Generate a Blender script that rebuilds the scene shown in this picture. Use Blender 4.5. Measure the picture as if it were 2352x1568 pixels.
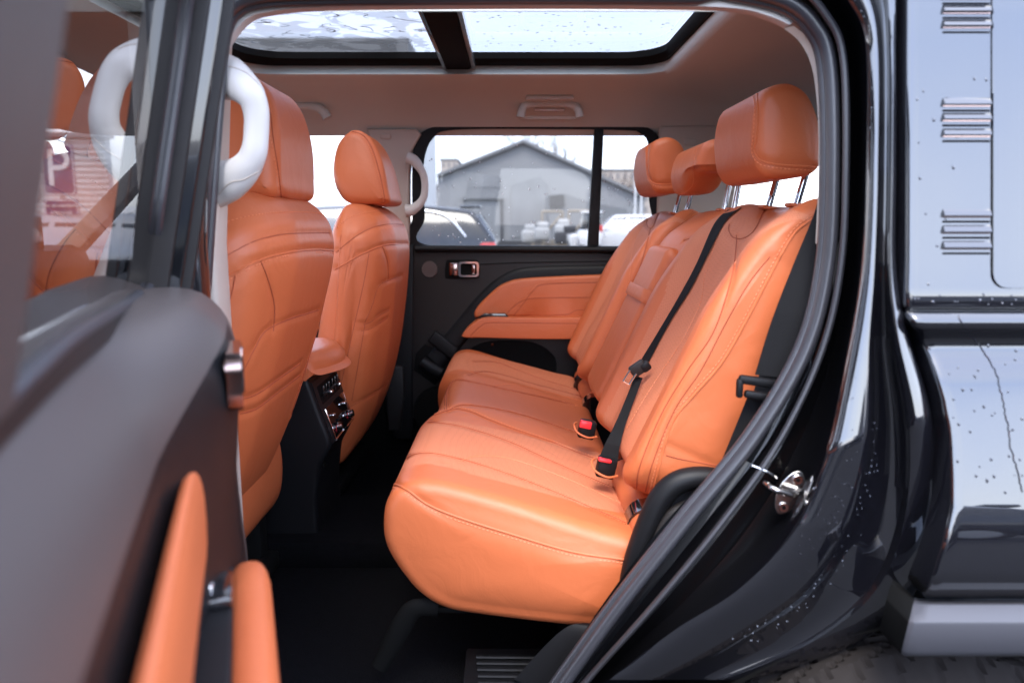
import bpy, bmesh, math, random
import numpy as np
from mathutils import Vector, Matrix
from mathutils.bvhtree import BVHTree
random.seed(7); RNG = np.random.RandomState(7)
R = math.radians
for _o in list(bpy.data.objects): bpy.data.objects.remove(_o)
SC = bpy.context.scene
COL = SC.collection
# ------------------------------------------------------------------ camera
PITCH, F, CU, CV, CAMZ = R(9.0), 1700.0, 1176.0, 784.0, 1.33
cd = bpy.data.cameras.new("camera"); cam = bpy.data.objects.new("camera", cd); COL.objects.link(cam)
cam.location = (0, 0, CAMZ); cam.rotation_euler = (R(90) - PITCH, 0, 0)
cd.sensor_width = 36; cd.lens = F / 2352 * 36; cd.clip_start = .02; cd.clip_end = 3000
cd.dof.use_dof = True; cd.dof.focus_distance = 1.62; cd.dof.aperture_fstop = 3.2
SC.camera = cam
# ------------------------------------------------------------------ sky, sun, exposure
SUN_EL, SUN_ROT = R(58), R(188)
W = bpy.data.worlds.new("World"); SC.world = W; W.use_nodes = True
wn, wl = W.node_tree.nodes, W.node_tree.links
sky = wn.new("ShaderNodeTexSky"); sky.sky_type = 'NISHITA'; sky.sun_disc = False
sky.sun_elevation = SUN_EL; sky.sun_rotation = SUN_ROT; sky.air_density = 1.0; sky.dust_density = 1.2; sky.ozone_density = 1.5
hs = wn.new("ShaderNodeHueSaturation"); hs.inputs['Saturation'].default_value = .75
wl.new(sky.outputs[0], hs.inputs['Color'])
# thin overcast over the Nishita sky: soft cloud brightness with broad lighter and darker banks
wtc = wn.new('ShaderNodeTexCoord'); cno = wn.new('ShaderNodeTexNoise'); cno.inputs['Scale'].default_value = 2.2; cno.inputs['Detail'].default_value = 5
crp = wn.new('ShaderNodeValToRGB'); crp.color_ramp.elements[0].position = .35; crp.color_ramp.elements[1].position = .7
crp.color_ramp.elements[0].color = (.70, .775, 1.0, 1); crp.color_ramp.elements[1].color = (.97, .97, 1.0, 1)
cmul = wn.new('ShaderNodeVectorMath'); cmul.operation = 'SCALE'; cmul.inputs['Scale'].default_value = 7.0
wmx = wn.new('ShaderNodeMix'); wmx.data_type = 'RGBA'; wmx.inputs['Factor'].default_value = .62
wl.new(wtc.outputs['Generated'], cno.inputs['Vector']); wl.new(cno.outputs['Fac'], crp.inputs[0]); wl.new(crp.outputs[0], cmul.inputs[0])
wsp = wn.new('ShaderNodeSeparateXYZ'); wrm = wn.new('ShaderNodeValToRGB'); wmu = wn.new('ShaderNodeVectorMath'); wmu.operation = 'MULTIPLY'
wrm.color_ramp.elements[0].position = .04; wrm.color_ramp.elements[0].color = (1.05, 1.05, 1.08, 1); wrm.color_ramp.elements[1].position = .42; wrm.color_ramp.elements[1].color = (.62, .74, 1.0, 1)
q = wrm.color_ramp.elements.new(.8); q.color = (.95, .97, 1.05, 1)
wl.new(wtc.outputs['Generated'], wsp.inputs[0]); wl.new(wsp.outputs['Z'], wrm.inputs[0]); wl.new(cmul.outputs[0], wmu.inputs[0]); wl.new(wrm.outputs[0], wmu.inputs[1])
wl.new(hs.outputs[0], wmx.inputs['A']); wl.new(wmu.outputs[0], wmx.inputs['B']); wl.new(wmx.outputs['Result'], wn['Background'].inputs['Color'])
wn['Background'].inputs['Strength'].default_value = .15
sd = bpy.data.lights.new("sun", 'SUN'); sd.energy = .8; sd.angle = R(25); sd.color = (1, .96, .9)
so = bpy.data.objects.new("sun", sd); COL.objects.link(so); so.location = (0, -5, 8)
_v = Vector((math.sin(SUN_ROT) * math.cos(SUN_EL), math.cos(SUN_ROT) * math.cos(SUN_EL), math.sin(SUN_EL)))
so.rotation_euler = _v.to_track_quat('Z', 'Y').to_euler()
SC.view_settings.view_transform = 'Standard'; SC.view_settings.look = 'None'
SC.view_settings.exposure = 2.62; SC.view_settings.gamma = 1
SC.cycles.max_bounces = 10; SC.cycles.transparent_max_bounces = 24; SC.cycles.use_denoising = True
SC.cycles.sample_clamp_indirect = 6
# ------------------------------------------------------------------ materials
def mat(name, col, rough=.5, metal=0, spec=.5, coat=0, bump=0, bscale=200, btype='noise', var=0, vscale=8, sheen=0, bdist=.001, coat_ior=1.5, emis=None):
    m = bpy.data.materials.new(name); m.use_nodes = True
    nt = m.node_tree; b = nt.nodes['Principled BSDF']
    b.inputs['Base Color'].default_value = (*col, 1); b.inputs['Roughness'].default_value = rough
    b.inputs['Metallic'].default_value = metal; b.inputs['Specular IOR Level'].default_value = spec
    b.inputs['Coat Weight'].default_value = coat; b.inputs['Coat Roughness'].default_value = .02; b.inputs['Coat IOR'].default_value = coat_ior
    if sheen: b.inputs['Sheen Weight'].default_value = sheen
    tc = nt.nodes.new('ShaderNodeTexCoord')
    if bump:
        if btype == 'voronoi':
            t = nt.nodes.new('ShaderNodeTexVoronoi'); out = t.outputs['Distance']
        else:
            t = nt.nodes.new('ShaderNodeTexNoise'); t.inputs['Detail'].default_value = 3; out = t.outputs['Fac']
        t.inputs['Scale'].default_value = bscale; nt.links.new(tc.outputs['Object'], t.inputs['Vector'])
        bp = nt.nodes.new('ShaderNodeBump'); wr = None
        if 'leather' in name:      # soft creases in the hide under the grain
            t2 = nt.nodes.new('ShaderNodeTexNoise'); t2.inputs['Scale'].default_value = 14; t2.inputs['Detail'].default_value = 4; t2.inputs['Distortion'].default_value = .8
            nt.links.new(tc.outputs['Object'], t2.inputs['Vector']); wr = nt.nodes.new('ShaderNodeBump'); wr.inputs['Strength'].default_value = .35; wr.inputs['Distance'].default_value = .006
            nt.links.new(t2.outputs['Fac'], wr.inputs['Height']); nt.links.new(wr.outputs[0], bp.inputs['Normal'])
        bp.inputs['Strength'].default_value = bump; bp.inputs['Distance'].default_value = bdist
        nt.links.new(out, bp.inputs['Height']); nt.links.new(bp.outputs[0], b.inputs['Normal'])
    if var:
        t = nt.nodes.new('ShaderNodeTexNoise'); t.inputs['Scale'].default_value = vscale; t.inputs['Detail'].default_value = 6
        nt.links.new(tc.outputs['Object'], t.inputs['Vector'])
        mx = nt.nodes.new('ShaderNodeMix'); mx.data_type = 'RGBA'
        mx.inputs['A'].default_value = (*[c * (1 - var) for c in col], 1); mx.inputs['B'].default_value = (*[min(1, c * (1 + var)) for c in col], 1)
        nt.links.new(t.outputs['Fac'], mx.inputs['Factor']); nt.links.new(mx.outputs['Result'], b.inputs['Base Color'])
    if emis: b.inputs['Emission Color'].default_value = (*emis[:3], 1); b.inputs['Emission Strength'].default_value = emis[3]
    return m
def glass(name, tint, ior=1.5, streak=None):
    m = bpy.data.materials.new(name); m.use_nodes = True; nt = m.node_tree; nt.nodes.clear()
    o = nt.nodes.new('ShaderNodeOutputMaterial'); mx = nt.nodes.new('ShaderNodeMixShader')
    tr = nt.nodes.new('ShaderNodeBsdfTransparent'); tr.inputs[0].default_value = (*tint, 1)
    gl = nt.nodes.new('ShaderNodeBsdfGlossy'); gl.inputs['Roughness'].default_value = .0
    ge = nt.nodes.new('ShaderNodeNewGeometry'); dt = nt.nodes.new('ShaderNodeVectorMath'); dt.operation = 'DOT_PRODUCT'
    nt.links.new(ge.outputs['Normal'], dt.inputs[0]); nt.links.new(ge.outputs['Incoming'], dt.inputs[1])
    def mth(op, a, b=None):
        q = nt.nodes.new('ShaderNodeMath'); q.operation = op
        for i, x in enumerate((a, b)):
            if x is None: continue
            if isinstance(x, (int, float)): q.inputs[i].default_value = x
            else: nt.links.new(x, q.inputs[i])
        return q.outputs[0]
    f0 = 2 * ((ior - 1) / (ior + 1)) ** 2        # two glass faces, Schlick
    fr = mth('ADD', mth('MULTIPLY', mth('POWER', mth('SUBTRACT', 1.0, mth('ABSOLUTE', dt.outputs['Value'])), 5.0), 1 - f0), f0)
    nt.links.new(fr, mx.inputs[0]); nt.links.new(tr.outputs[0], mx.inputs[1]); nt.links.new(gl.outputs[0], mx.inputs[2])
    nt.links.new(mx.outputs[0], o.inputs[0])
    if streak:      # water film: slightly uneven transmission, real wet patches
        tc = nt.nodes.new('ShaderNodeTexCoord'); mp = nt.nodes.new('ShaderNodeMapping'); mp.inputs['Scale'].default_value = streak[1]
        n = nt.nodes.new('ShaderNodeTexNoise'); n.inputs['Scale'].default_value = 5; n.inputs['Detail'].default_value = 8; n.inputs['Distortion'].default_value = 1.6
        nt.links.new(tc.outputs['Object'], mp.inputs[0]); nt.links.new(mp.outputs[0], n.inputs['Vector'])
        r = nt.nodes.new('ShaderNodeValToRGB'); e = r.color_ramp.elements
        e[0].position = streak[2]; e[0].color = (*[c * streak[0] for c in tint], 1); e[1].position = streak[3]; e[1].color = (*tint, 1)
        nt.links.new(n.outputs['Fac'], r.inputs[0]); nt.links.new(r.outputs[0], tr.inputs[0])
    return m
LE = (.53, .130, .044)
M = dict(
    leather=mat('orange_leather', LE, .47, spec=.45, bump=.16, bscale=900, bdist=.0006, var=.05, vscale=3),
    leather_in=mat('orange_perforated_leather', (.56, .185, .092), .62, spec=.25, bump=.5, bscale=420, btype='voronoi', bdist=.0006),
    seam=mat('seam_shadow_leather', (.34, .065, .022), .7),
    thread=mat('orange_thread', (.68, .21, .09), .6),
    perf=mat('perforation', (.20, .035, .012), .8),
    plastic=mat('black_grained_plastic', (.005, .005, .006), .5, spec=.25, bump=.25, bscale=700, bdist=.0005),
    darkplastic=mat('matt_black_plastic', (.004, .004, .004), .7, spec=.1),
    doorplastic=mat('charcoal_door_trim', (.016, .0135, .013), .5, spec=.3, bump=.3, bscale=600, bdist=.0006),
    piano=mat('gloss_black', (.006, .006, .007), .08, coat=1),
    rubber=mat('rubber_seal', (.030, .030, .036), .34, spec=.8, bump=.1, bscale=300),
    liner=mat('beige_headliner_cloth', (.54, .56, .52), .9, bump=.2, bscale=1200, bdist=.0004),
    ivory=mat('ivory_plastic', (.56, .53, .50), .45, bump=.1, bscale=900, bdist=.0004),
    trimbeige=mat('beige_pillar_plastic', (.47, .40, .34), .5, bump=.15, bscale=900, bdist=.0004),
    chrome=mat('chrome', (.8, .8, .82), .08, metal=1),
    darkchrome=mat('dark_bronze_chrome', (.33, .24, .22), .12, metal=1),
    steel=mat('brushed_steel', (.62, .6, .58), .22, metal=1),
    matw=mat('ribbed_floor_mat', (.010, .010, .011), .9, spec=.1, bump=.8, bscale=260, bdist=.003),
    skylitplastic=mat('charcoal_door_trim_skylit', (.066, .053, .049), .48, spec=.5, bump=.2, bscale=600, bdist=.0005),  # door trim lightened to stand in for open-sky light on the near door
    jamb=mat('black_car_paint_dulled', (.004, .004, .005), .25, spec=.25, coat=.5),  # same car paint with gloss cut, standing in for shaded reflections in the jamb
    carpet=mat('black_carpet', (.005, .005, .006), 1.0, spec=.03, bump=.9, bscale=500, bdist=.003, var=.4, vscale=120),
    paint=mat('black_car_paint', (.004, .004, .006), .3, spec=.1, coat=1, coat_ior=2.02),
    claddding=mat('grey_flare_plastic', (.05, .05, .058), .35, spec=.7, bump=.08, bscale=500),
    tyre=mat('tyre_rubber', (.020, .017, .016), .85, spec=.12, bump=.3, bscale=300),
    webbing=mat('black_belt_webbing', (.006, .006, .007), .8, spec=.2, bump=.7, bscale=900, bdist=.0006),
    red=mat('red_button', (.75, .03, .04), .35),
    grille=mat('bronze_speaker_grille', (.10, .075, .068), .35, metal=.8, bump=.8, bscale=500, btype='voronoi', bdist=.001),
    drop=mat('water_drop', (.7, .75, .8), .03, spec=1, metal=.35),
    dropdark=mat('water_drop_on_paint', (.02, .02, .03), .02, spec=1, coat=1),
    pane=glass('tinted_glass', (.38, .38, .375), 1.32),
    pane_door=glass('privacy_glass', (.28, .277, .27), 2.3),
    roofglass=glass('roof_glass', (.36, .355, .35)),
    roofwet=glass('wet_roof_glass', (.36, .355, .35), 1.5, (.66, (1.5, 1.5, 1), .46, .49)),
    asphalt=mat('wet_asphalt', (.028, .028, .029), .85, spec=.15, bump=.3, bscale=40, bdist=.01, var=.3, vscale=.4),
)
nt = M['leather_in'].node_tree; tcn = nt.nodes['Texture Coordinate']; vo = nt.nodes.new('ShaderNodeTexVoronoi'); vo.inputs['Scale'].default_value = 300; vo.inputs['Randomness'].default_value = .05
rpn = nt.nodes.new('ShaderNodeValToRGB'); rpn.color_ramp.elements[0].position = .16; rpn.color_ramp.elements[1].position = .30; rpn.color_ramp.elements[0].color = (.42, .12, .055, 1); rpn.color_ramp.elements[1].color = (.575, .19, .095, 1)
nt.links.new(tcn.outputs['Object'], vo.inputs['Vector']); nt.links.new(vo.outputs['Distance'], rpn.inputs[0]); nt.links.new(rpn.outputs[0], nt.nodes['Principled BSDF'].inputs['Base Color'])
# ------------------------------------------------------------------ geometry helpers
CAMP = np.array([0, 0, CAMZ])
def ray(u, v):
    a, b = (u - CU) / F, (CV - v) / F
    return np.array([a, math.cos(PITCH) + math.sin(PITCH) * b, -math.sin(PITCH) + math.cos(PITCH) * b])
def P(u, v, Y): d = ray(u, v); return CAMP + d * (Y / d[1])
def PX(u, v, X): d = ray(u, v); return CAMP + d * (X / d[0])
def PZ(u, v, Z): d = ray(u, v); return CAMP + d * ((Z - CAMZ) / d[2])
def PL(uv, Y): return np.array([P(u, v, Y) for u, v in uv])
def sm(pts, n, closed=False):
    p = np.array(pts, float); N = len(p); k = 12; out = []
    idx = (lambda i: p[i % N]) if closed else (lambda i: p[min(max(i, 0), N - 1)])
    for i in range(N if closed else N - 1):
        p0, p1, p2, p3 = idx(i - 1), idx(i), idx(i + 1), idx(i + 2)
        for j in range(k):
            t = j / k; out.append(.5 * (2 * p1 + (p2 - p0) * t + (2 * p0 - 5 * p1 + 4 * p2 - p3) * t * t + (3 * p1 - p0 - 3 * p2 + p3) * t ** 3))
    if not closed: out.append(p[-1])
    else: out.append(out[0])
    return lin(out, n, closed)
def lin(pts, n, closed=False):
    o = np.array(pts, float)
    L = np.r_[0, np.cumsum(np.linalg.norm(np.diff(o, axis=0), axis=1))]
    s = np.linspace(0, L[-1], n + 1)[:-1] if closed else np.linspace(0, L[-1], n)
    return np.stack([np.interp(s, L, o[:, c]) for c in range(o.shape[1])], 1)
def rrect(x0, x1, y0, y1, r, n=80):
    pts = []
    for cx, cy, a0 in ((x1 - r, y1 - r, 0), (x0 + r, y1 - r, 90), (x0 + r, y0 + r, 180), (x1 - r, y0 + r, 270)):
        for k in range(9): a = R(a0 + k * 90 / 8); pts.append((cx + r * math.cos(a), cy + r * math.sin(a)))
    pts.append(pts[0])
    return lin(pts, n, True)
class MB:
    def __init__(s): s.V = []; s.F = []; s.MI = []; s.mats = []; s.nv = 0
    def mi(s, m):
        if m not in s.mats: s.mats.append(m)
        return s.mats.index(m)
    def add(s, V, Fs, m):
        V = np.asarray(V, float).reshape(-1, 3); k = s.mi(m); o = s.nv
        s.V.append(V); s.nv += len(V)
        if isinstance(m, str): pass
        for f in Fs: s.F.append(tuple(i + o for i in f)); s.MI.append(k)
        return o
    def grid(s, A, m, cu=False, cv=False, matfn=None):
        nu, nv = A.shape[:2]; Fs = []; keep = []
        for i in range(nu if cu else nu - 1):
            for j in range(nv if cv else nv - 1):
                i2, j2 = (i + 1) % nu, (j + 1) % nv
                Fs.append((i * nv + j, i2 * nv + j, i2 * nv + j2, i * nv + j2)); keep.append((i, j))
        f0 = len(s.F); o = s.add(A, Fs, m)
        if matfn:
            for q, (i, j) in enumerate(keep):
                mm = matfn(i, j)
                if mm is not None: s.MI[f0 + q] = s.mi(mm)
        return o
    def tube(s, path, r, m, n=8, closed=False, flat=None, cap=True):
        p = np.array(path, float); N = len(p)
        if N < 2: return
        r = np.full(N, r) if np.isscalar(r) else np.interp(np.linspace(0, 1, N), np.linspace(0, 1, len(r)), r)
        T = np.roll(p, -1, 0) - np.roll(p, 1, 0) if closed else np.gradient(p, axis=0)
        T /= np.linalg.norm(T, axis=1)[:, None] + 1e-12
        up = np.array(flat[2]) if flat and len(flat) > 2 else (np.array([0, 0, 1.]) if abs(T[0][2]) < .9 else np.array([0, 1., 0]))
        nrm = up - T[0] * up.dot(T[0]); nrm /= np.linalg.norm(nrm); fr = []
        for t in T:
            if flat and len(flat) > 2: nrm = up - t * up.dot(t)
            else: nrm = nrm - t * nrm.dot(t)
            nrm = nrm / (np.linalg.norm(nrm) + 1e-12); fr.append((nrm, np.cross(t, nrm)))
        a, b = (flat[0], flat[1]) if flat else (1, 1)
        A = np.zeros((N, n, 3))
        for i in range(N):
            for k in range(n):
                w = 2 * math.pi * k / n
                A[i, k] = p[i] + r[i] * (a * math.cos(w) * fr[i][0] + b * math.sin(w) * fr[i][1])
        o = s.grid(A, m, cu=closed, cv=True)
        if not closed and cap:
            k = s.mi(m); s.F.append(tuple(o + j for j in range(n))); s.MI.append(k)
            s.F.append(tuple(o + (N - 1) * n + j for j in range(n))[::-1]); s.MI.append(k)
    def bm(s, b, m):
        b.verts.ensure_lookup_table(); b.verts.index_update()
        s.add([v.co[:] for v in b.verts], [[v.index for v in f.verts] for f in b.faces], m); b.free()
    def box(s, c, size, m, bev=.003, rot=None, seg=2):
        b = bmesh.new(); bmesh.ops.create_cube(b, size=1)
        for v in b.verts: v.co = Vector((v.co.x * size[0], v.co.y * size[1], v.co.z * size[2]))
        if bev: bmesh.ops.bevel(b, geom=list(b.edges), offset=min(bev, min(size) * .45), segments=seg, profile=.5, affect='EDGES')
        mt = Matrix.Translation(Vector(c)) @ (rot.to_4x4() if rot is not None else Matrix())
        bmesh.ops.transform(b, matrix=mt, verts=b.verts); s.bm(b, m)
    def prism(s, pts, vec, m, bev=.004, seg=3):
        b = bmesh.new(); vs = [b.verts.new(tuple(p)) for p in pts]; f = b.faces.new(vs)
        r = bmesh.ops.extrude_face_region(b, geom=[f]); nv = [e for e in r['geom'] if isinstance(e, bmesh.types.BMVert)]
        bmesh.ops.translate(b, vec=Vector(tuple(vec)), verts=nv)
        bmesh.ops.recalc_face_normals(b, faces=b.faces)
        if bev:
            caps = sorted(b.faces, key=lambda f: -len(f.verts))[:2]
            ed = set(e for f in caps for e in f.edges)
            bmesh.ops.bevel(b, geom=list(ed), offset=bev, segments=seg, profile=.5, affect='EDGES', clamp_overlap=True)
        big = [f for f in b.faces if len(f.verts) > 4]
        bmesh.ops.triangulate(b, faces=big)
        s.bm(b, m)
    def cyl(s, p0, p1, r, m, n=20, r2=None): s.tube(np.linspace(p0, p1, 2), [r, r if r2 is None else r2], m, n)
    def ball(s, c, r, m, sc=(1, 1, 1), n=8):
        A = np.zeros((n // 2 + 1, n, 3))
        for i in range(n // 2 + 1):
            for k in range(n):
                t, w = math.pi * i / (n // 2), 2 * math.pi * k / n
                A[i, k] = (c[0] + r * sc[0] * math.sin(t) * math.cos(w), c[1] + r * sc[1] * math.sin(t) * math.sin(w), c[2] + r * sc[2] * math.cos(t))
        s.grid(A, m, cv=True)
    def verts(s): return np.concatenate(s.V)
    def bvh(s): return BVHTree.FromPolygons([Vector(v) for v in s.verts()], s.F)
    def crease(s, pts, depth, w):     # press a line into the surface
        V = s.verts(); pts = np.array(pts)
        if len(pts) < 2: return
        gaps = np.linalg.norm(np.diff(pts, axis=0), axis=1); lim = max(np.median(gaps) * 6, .05)
        if gaps.max() > .003: pts = np.concatenate([np.linspace(a, b, max(2, int(g / .0025))) for a, b, g in zip(pts[:-1], pts[1:], gaps) if g < lim])
        c = pts.mean(0); rad = np.linalg.norm(pts - c, axis=1).max() + w * 4
        I = np.where(np.linalg.norm(V - c, axis=1) < rad)[0]
        if not len(I): return
        d = np.full(len(I), 9.)
        for q in pts: d = np.minimum(d, np.linalg.norm(V[I] - q, axis=1))
        k = depth * np.exp(-(d / w) ** 2); g = k > 1e-5
        dirn = V[I] - CAMP; dirn /= np.linalg.norm(dirn, axis=1)[:, None]
        if not hasattr(s, 'N') or len(s.N) != len(V): s.N = s.normals()
        n = -s.N[I]; V[I[g]] += (n * k[:, None])[g]
        o = 0
        for i in range(len(s.V)): L = len(s.V[i]); s.V[i] = V[o:o + L]; o += L
    def normals(s):
        V = s.verts(); N = np.zeros_like(V)
        for f in s.F:
            n = np.cross(V[f[1]] - V[f[0]], V[f[2]] - V[f[0]])
            if len(f) > 3: n = n + np.cross(V[f[2]] - V[f[0]], V[f[3]] - V[f[0]])
            for i in f: N[i] += n
        N /= np.linalg.norm(N, axis=1)[:, None] + 1e-12
        flip = np.einsum('ij,ij->i', N, CAMP - V) < 0; N[flip] *= -1
        return N
    def seams(s, lines, tube=True):   # (uv list, kind) ; each line follows the surface
        b = s.bvh(); res = []
        for uv, kind in lines:
            h = cast_line(b, uv)
            if len(h) > 2: res.append((h, kind)); s.crease([q for q, _ in h], .0035 if kind[0] == 's' else .0012, .007)
        b = s.bvh()
        for h, kind in res:
            h2 = cast_line(b, None, [q for q, _ in h])
            if len(h2) < 3: continue
            pts = np.array([q + n * .0001 for q, n in h2])
            # split when the line jumps
            L = np.linalg.norm(np.diff(pts, axis=0), axis=1); med = np.median(L); cut = np.where(L > max(med * 6, .03))[0]
            for seg in np.split(np.arange(len(pts)), cut + 1):
                if len(seg) < 3: continue
                if 's' in kind: s.tube(pts[seg], .0011, M['seam'], 5)
                if 'g' in kind: s.tube(pts[seg], .0009, M['trimbeige'], 5)
                if 'p' in kind: s.tube(pts[seg], .0022, M['leather'], 6)
                if 't' in kind:
                    nn = np.array([h2[i][1] for i in seg]); tt = np.gradient(pts[seg], axis=0); tt /= np.linalg.norm(tt, axis=1)[:, None] + 1e-9
                    side = np.cross(tt, nn); off = pts[seg] + side * (.0055 if 'R' in kind else -.0055) + nn * .0006
                    tot = np.linalg.norm(np.diff(off, axis=0), axis=1).sum(); n = int(tot / .0035)
                    if n > 4:
                        q = lin(off, n)
                        for i in range(0, n - 1, 2): s.tube(q[i:i + 2], .0009, M['thread'], 4)
                if 'd' in kind:
                    for w_ in range(3):
                        nn = np.array([h2[i][1] for i in seg]); tt = np.gradient(pts[seg], axis=0); tt /= np.linalg.norm(tt, axis=1)[:, None] + 1e-9
                        off = pts[seg] + np.cross(tt, nn) * (w_ - 1) * .005 + nn * .0003
                        tot = np.linalg.norm(np.diff(off, axis=0), axis=1).sum(); q = lin(off, max(3, int(tot / .0055)))
                        for c in q[(w_ % 2)::1]: s.ball(c, .0010, M['perf'], (1, 1, 1), 4)
    def build(s, name, parent=None, label=None, angle=40, **kw):
        me = bpy.data.meshes.new(name)
        me.from_pydata([tuple(v) for v in s.verts()], [], s.F)
        for m in s.mats: me.materials.append(m)
        me.polygons.foreach_set('material_index', s.MI)
        b = bmesh.new(); b.from_mesh(me); bmesh.ops.remove_doubles(b, verts=b.verts, dist=1e-6); bmesh.ops.recalc_face_normals(b, faces=b.faces); b.to_mesh(me); b.free()
        me.polygons.foreach_set('use_smooth', [True] * len(me.polygons)); me.set_sharp_from_angle(angle=R(angle)); me.update()
        o = bpy.data.objects.new(name, me); COL.objects.link(o)
        if parent is not None:
            o.parent = parent
            if parent.type == 'EMPTY': o.matrix_parent_inverse = Matrix.Translation(-parent.location)
        if label: o['label'] = label
        for k, v in kw.items(): o[k] = v
        return o
def cast_line(b, uv, pts=None):
    out = []
    if uv is not None:
        n = max(12, int(sum(math.dist(uv[i], uv[i + 1]) for i in range(len(uv) - 1)) / 4))
        dirs = [ray(u, v) for u, v in sm(uv, n)]
    else: dirs = [np.array(p) - CAMP for p in pts]
    for d in dirs:
        d = Vector(d).normalized(); h = b.ray_cast(Vector(CAMP), d)
        if h[0] is not None:
            n = h[1] if h[1].dot(d) < 0 else -h[1]
            out.append((np.array(h[0]), np.array(n)))
    return out
def empty(name, loc, label=None, cat=None, group=None, parent=None, rz=0):
    o = bpy.data.objects.new(name, None); COL.objects.link(o); o.location = loc; o.rotation_euler = (0, 0, rz); o.empty_display_size = .1
    if label: o['label'] = label
    if cat: o['category'] = cat
    if group: o['group'] = group
    if parent: o.parent = parent
    return o
def profile_body(mb, prof, y0, y1, m, r=.03, bul=(.01, .01), ny=24, xf=None, matfn=None, capm=None, n=None):
    """closed XZ outline carried along Y with rounded ends"""
    p = np.array(prof); N = len(p)
    t = np.roll(p, -1, 0) - np.roll(p, 1, 0); t /= np.linalg.norm(t, axis=1)[:, None]
    nn = np.stack([t[:, 1], -t[:, 0]], 1)
    area = .5 * np.sum(p[:, 0] * np.roll(p[:, 1], -1) - np.roll(p[:, 0], -1) * p[:, 1])
    if area > 0: nn = -nn          # inward
    c = p.mean(0); st = []
    k = 6
    for f in (0.0, .2, .4, .6, .8, .93): st.append((y0 - bul[0] * (1 - f ** 3), r, f))
    for i in range(k + 1): a = math.pi / 2 * i / k; st.append((y0 + r * (1 - math.cos(a)), r * (1 - math.sin(a)), 1))
    for y in np.linspace(y0 + r, y1 - r, ny)[1:-1]: st.append((y, 0, 1))
    for i in range(k, -1, -1): a = math.pi / 2 * i / k; st.append((y1 - r * (1 - math.cos(a)), r * (1 - math.sin(a)), 1))
    for f in (.93, .8, .6, .4, .2, .0): st.append((y1 + bul[1] * (1 - f ** 3), r, f))
    A = np.zeros((len(st), N, 3))
    for i, (y, ins, f) in enumerate(st):
        q = p + nn * ins; q = c + (q - c) * f
        A[i, :, 0] = q[:, 0]; A[i, :, 1] = y; A[i, :, 2] = q[:, 1]
        if xf: A[i] = xf(A[i])
    mb.grid(A, m, cv=True, matfn=(lambda i, j: matfn(A[i, j])) if matfn else None)
    return A
def sstep(a, b, x): t = np.clip((x - a) / (b - a), 0, 1); return t * t * (3 - 2 * t)
def pad(mb, yl, yr, s0, s1, h, O, sd, nd, T, m, Re=.03, rc=.06, na=110, nb=130, matfn=None, grooves=()):
    """upholstered panel: outline yl(s)..yr(s), rounded edges, depth T behind the face"""
    sd, nd = np.array(sd), np.array(nd)
    def dense(n): t = np.linspace(0, 1, n); return t - .11 * np.sin(2 * math.pi * t)
    a, b = dense(na), dense(nb)
    s = s0 + (s1 - s0) * b
    e = np.minimum(s - s0, s1 - s); cc = np.where(e < rc, rc - np.sqrt(np.maximum(0, rc ** 2 - (rc - e) ** 2)), 0)
    Y0 = np.array([yl(q) for q in s]) + cc; Y1 = np.array([yr(q) for q in s]) - cc
    Yg = Y0[:, None] + (Y1 - Y0)[:, None] * a[None, :]; Sg = np.repeat(s[:, None], na, 1)
    d = np.minimum(np.minimum(Yg - Y0[:, None], Y1[:, None] - Yg), np.minimum(Sg - s0, s1 - Sg)); d = np.clip(d, 0, Re)
    H = h(Yg, Sg) - (Re - np.sqrt(np.maximum(0, Re ** 2 - (Re - d) ** 2)))
    for f, dep, w in grooves:      # f(s) -> y
        yy = np.array([f(q) for q in s])[:, None]; H -= dep * np.exp(-((Yg - yy) / w) ** 2)
    O = np.array(O)
    A = O + Yg[..., None] * np.array([0, 1, 0]) + Sg[..., None] * sd + H[..., None] * nd
    mb.grid(A, m, matfn=(lambda i, j: matfn(Yg[i, j], Sg[i, j])) if matfn else None)
    ring = np.concatenate([A[0, :], A[1:, -1], A[-1, -2::-1], A[-2:0:-1, 0]]); base = O + nd * (-T)
    r2 = ring - nd * ((ring - base) @ nd)[:, None]
    mb.grid(np.stack([ring, ring * .5 + r2 * .5, r2]), m, cv=True)
    mb.add(r2, [tuple(range(len(r2)))], m)
    return Yg, Sg, A
# ================================================================== THE SUV
suv = empty('suv', (.1, 1.85, 0), 'gloss black SUV with orange leather seats, its near rear door standing open', 'car')
mk = lambda: MB()
# ---- rear bench cushion
prof = [(-.165, .905), (-.195, .892), (-.214, .862), (-.219, .82), (-.213, .785), (-.192, .745), (-.162, .706), (-.125, .680), (-.075, .668), (.05, .660), (.18, .660), (.215, .68), (.225, .74), (.222, .795), (.205, .822), (.14, .838), (.03, .868), (-.08, .895), (-.13, .905)]
prof = sm(prof, 220, True)
def cush(A):
    A = A.copy(); y = A[:, 1]; x = A[:, 0]; z = A[:, 2]
    near = sstep(1.36, 1.1, y); far = sstep(2.36, 2.6, y)
    mid = sstep(1.60, 1.70, y) * (1 - sstep(2.02, 2.14, y))
    fr = 1 - sstep(-.23, .02, x)
    A[:, 0] += fr * (.032 * mid)                      # recessed middle front
    A[:, 2] += (z > .8) * (.012 * mid * (1 - sstep(.0, .2, x))) - (z > .8) * .010 * far
    rear = sstep(-.15, .25, x)
    A[:, 1] -= rear * .055 * near                     # outboard edge swells towards the door at the back
    A[:, 1] += fr * .10 * sstep(2.3, 2.58, y)
    # two seat bowls
    for yc in (1.42, 2.30):
        A[:, 2] -= (z > .78) * .012 * np.exp(-((y - yc) / .12) ** 2) * sstep(-.2, .0, x)
    return A
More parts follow.
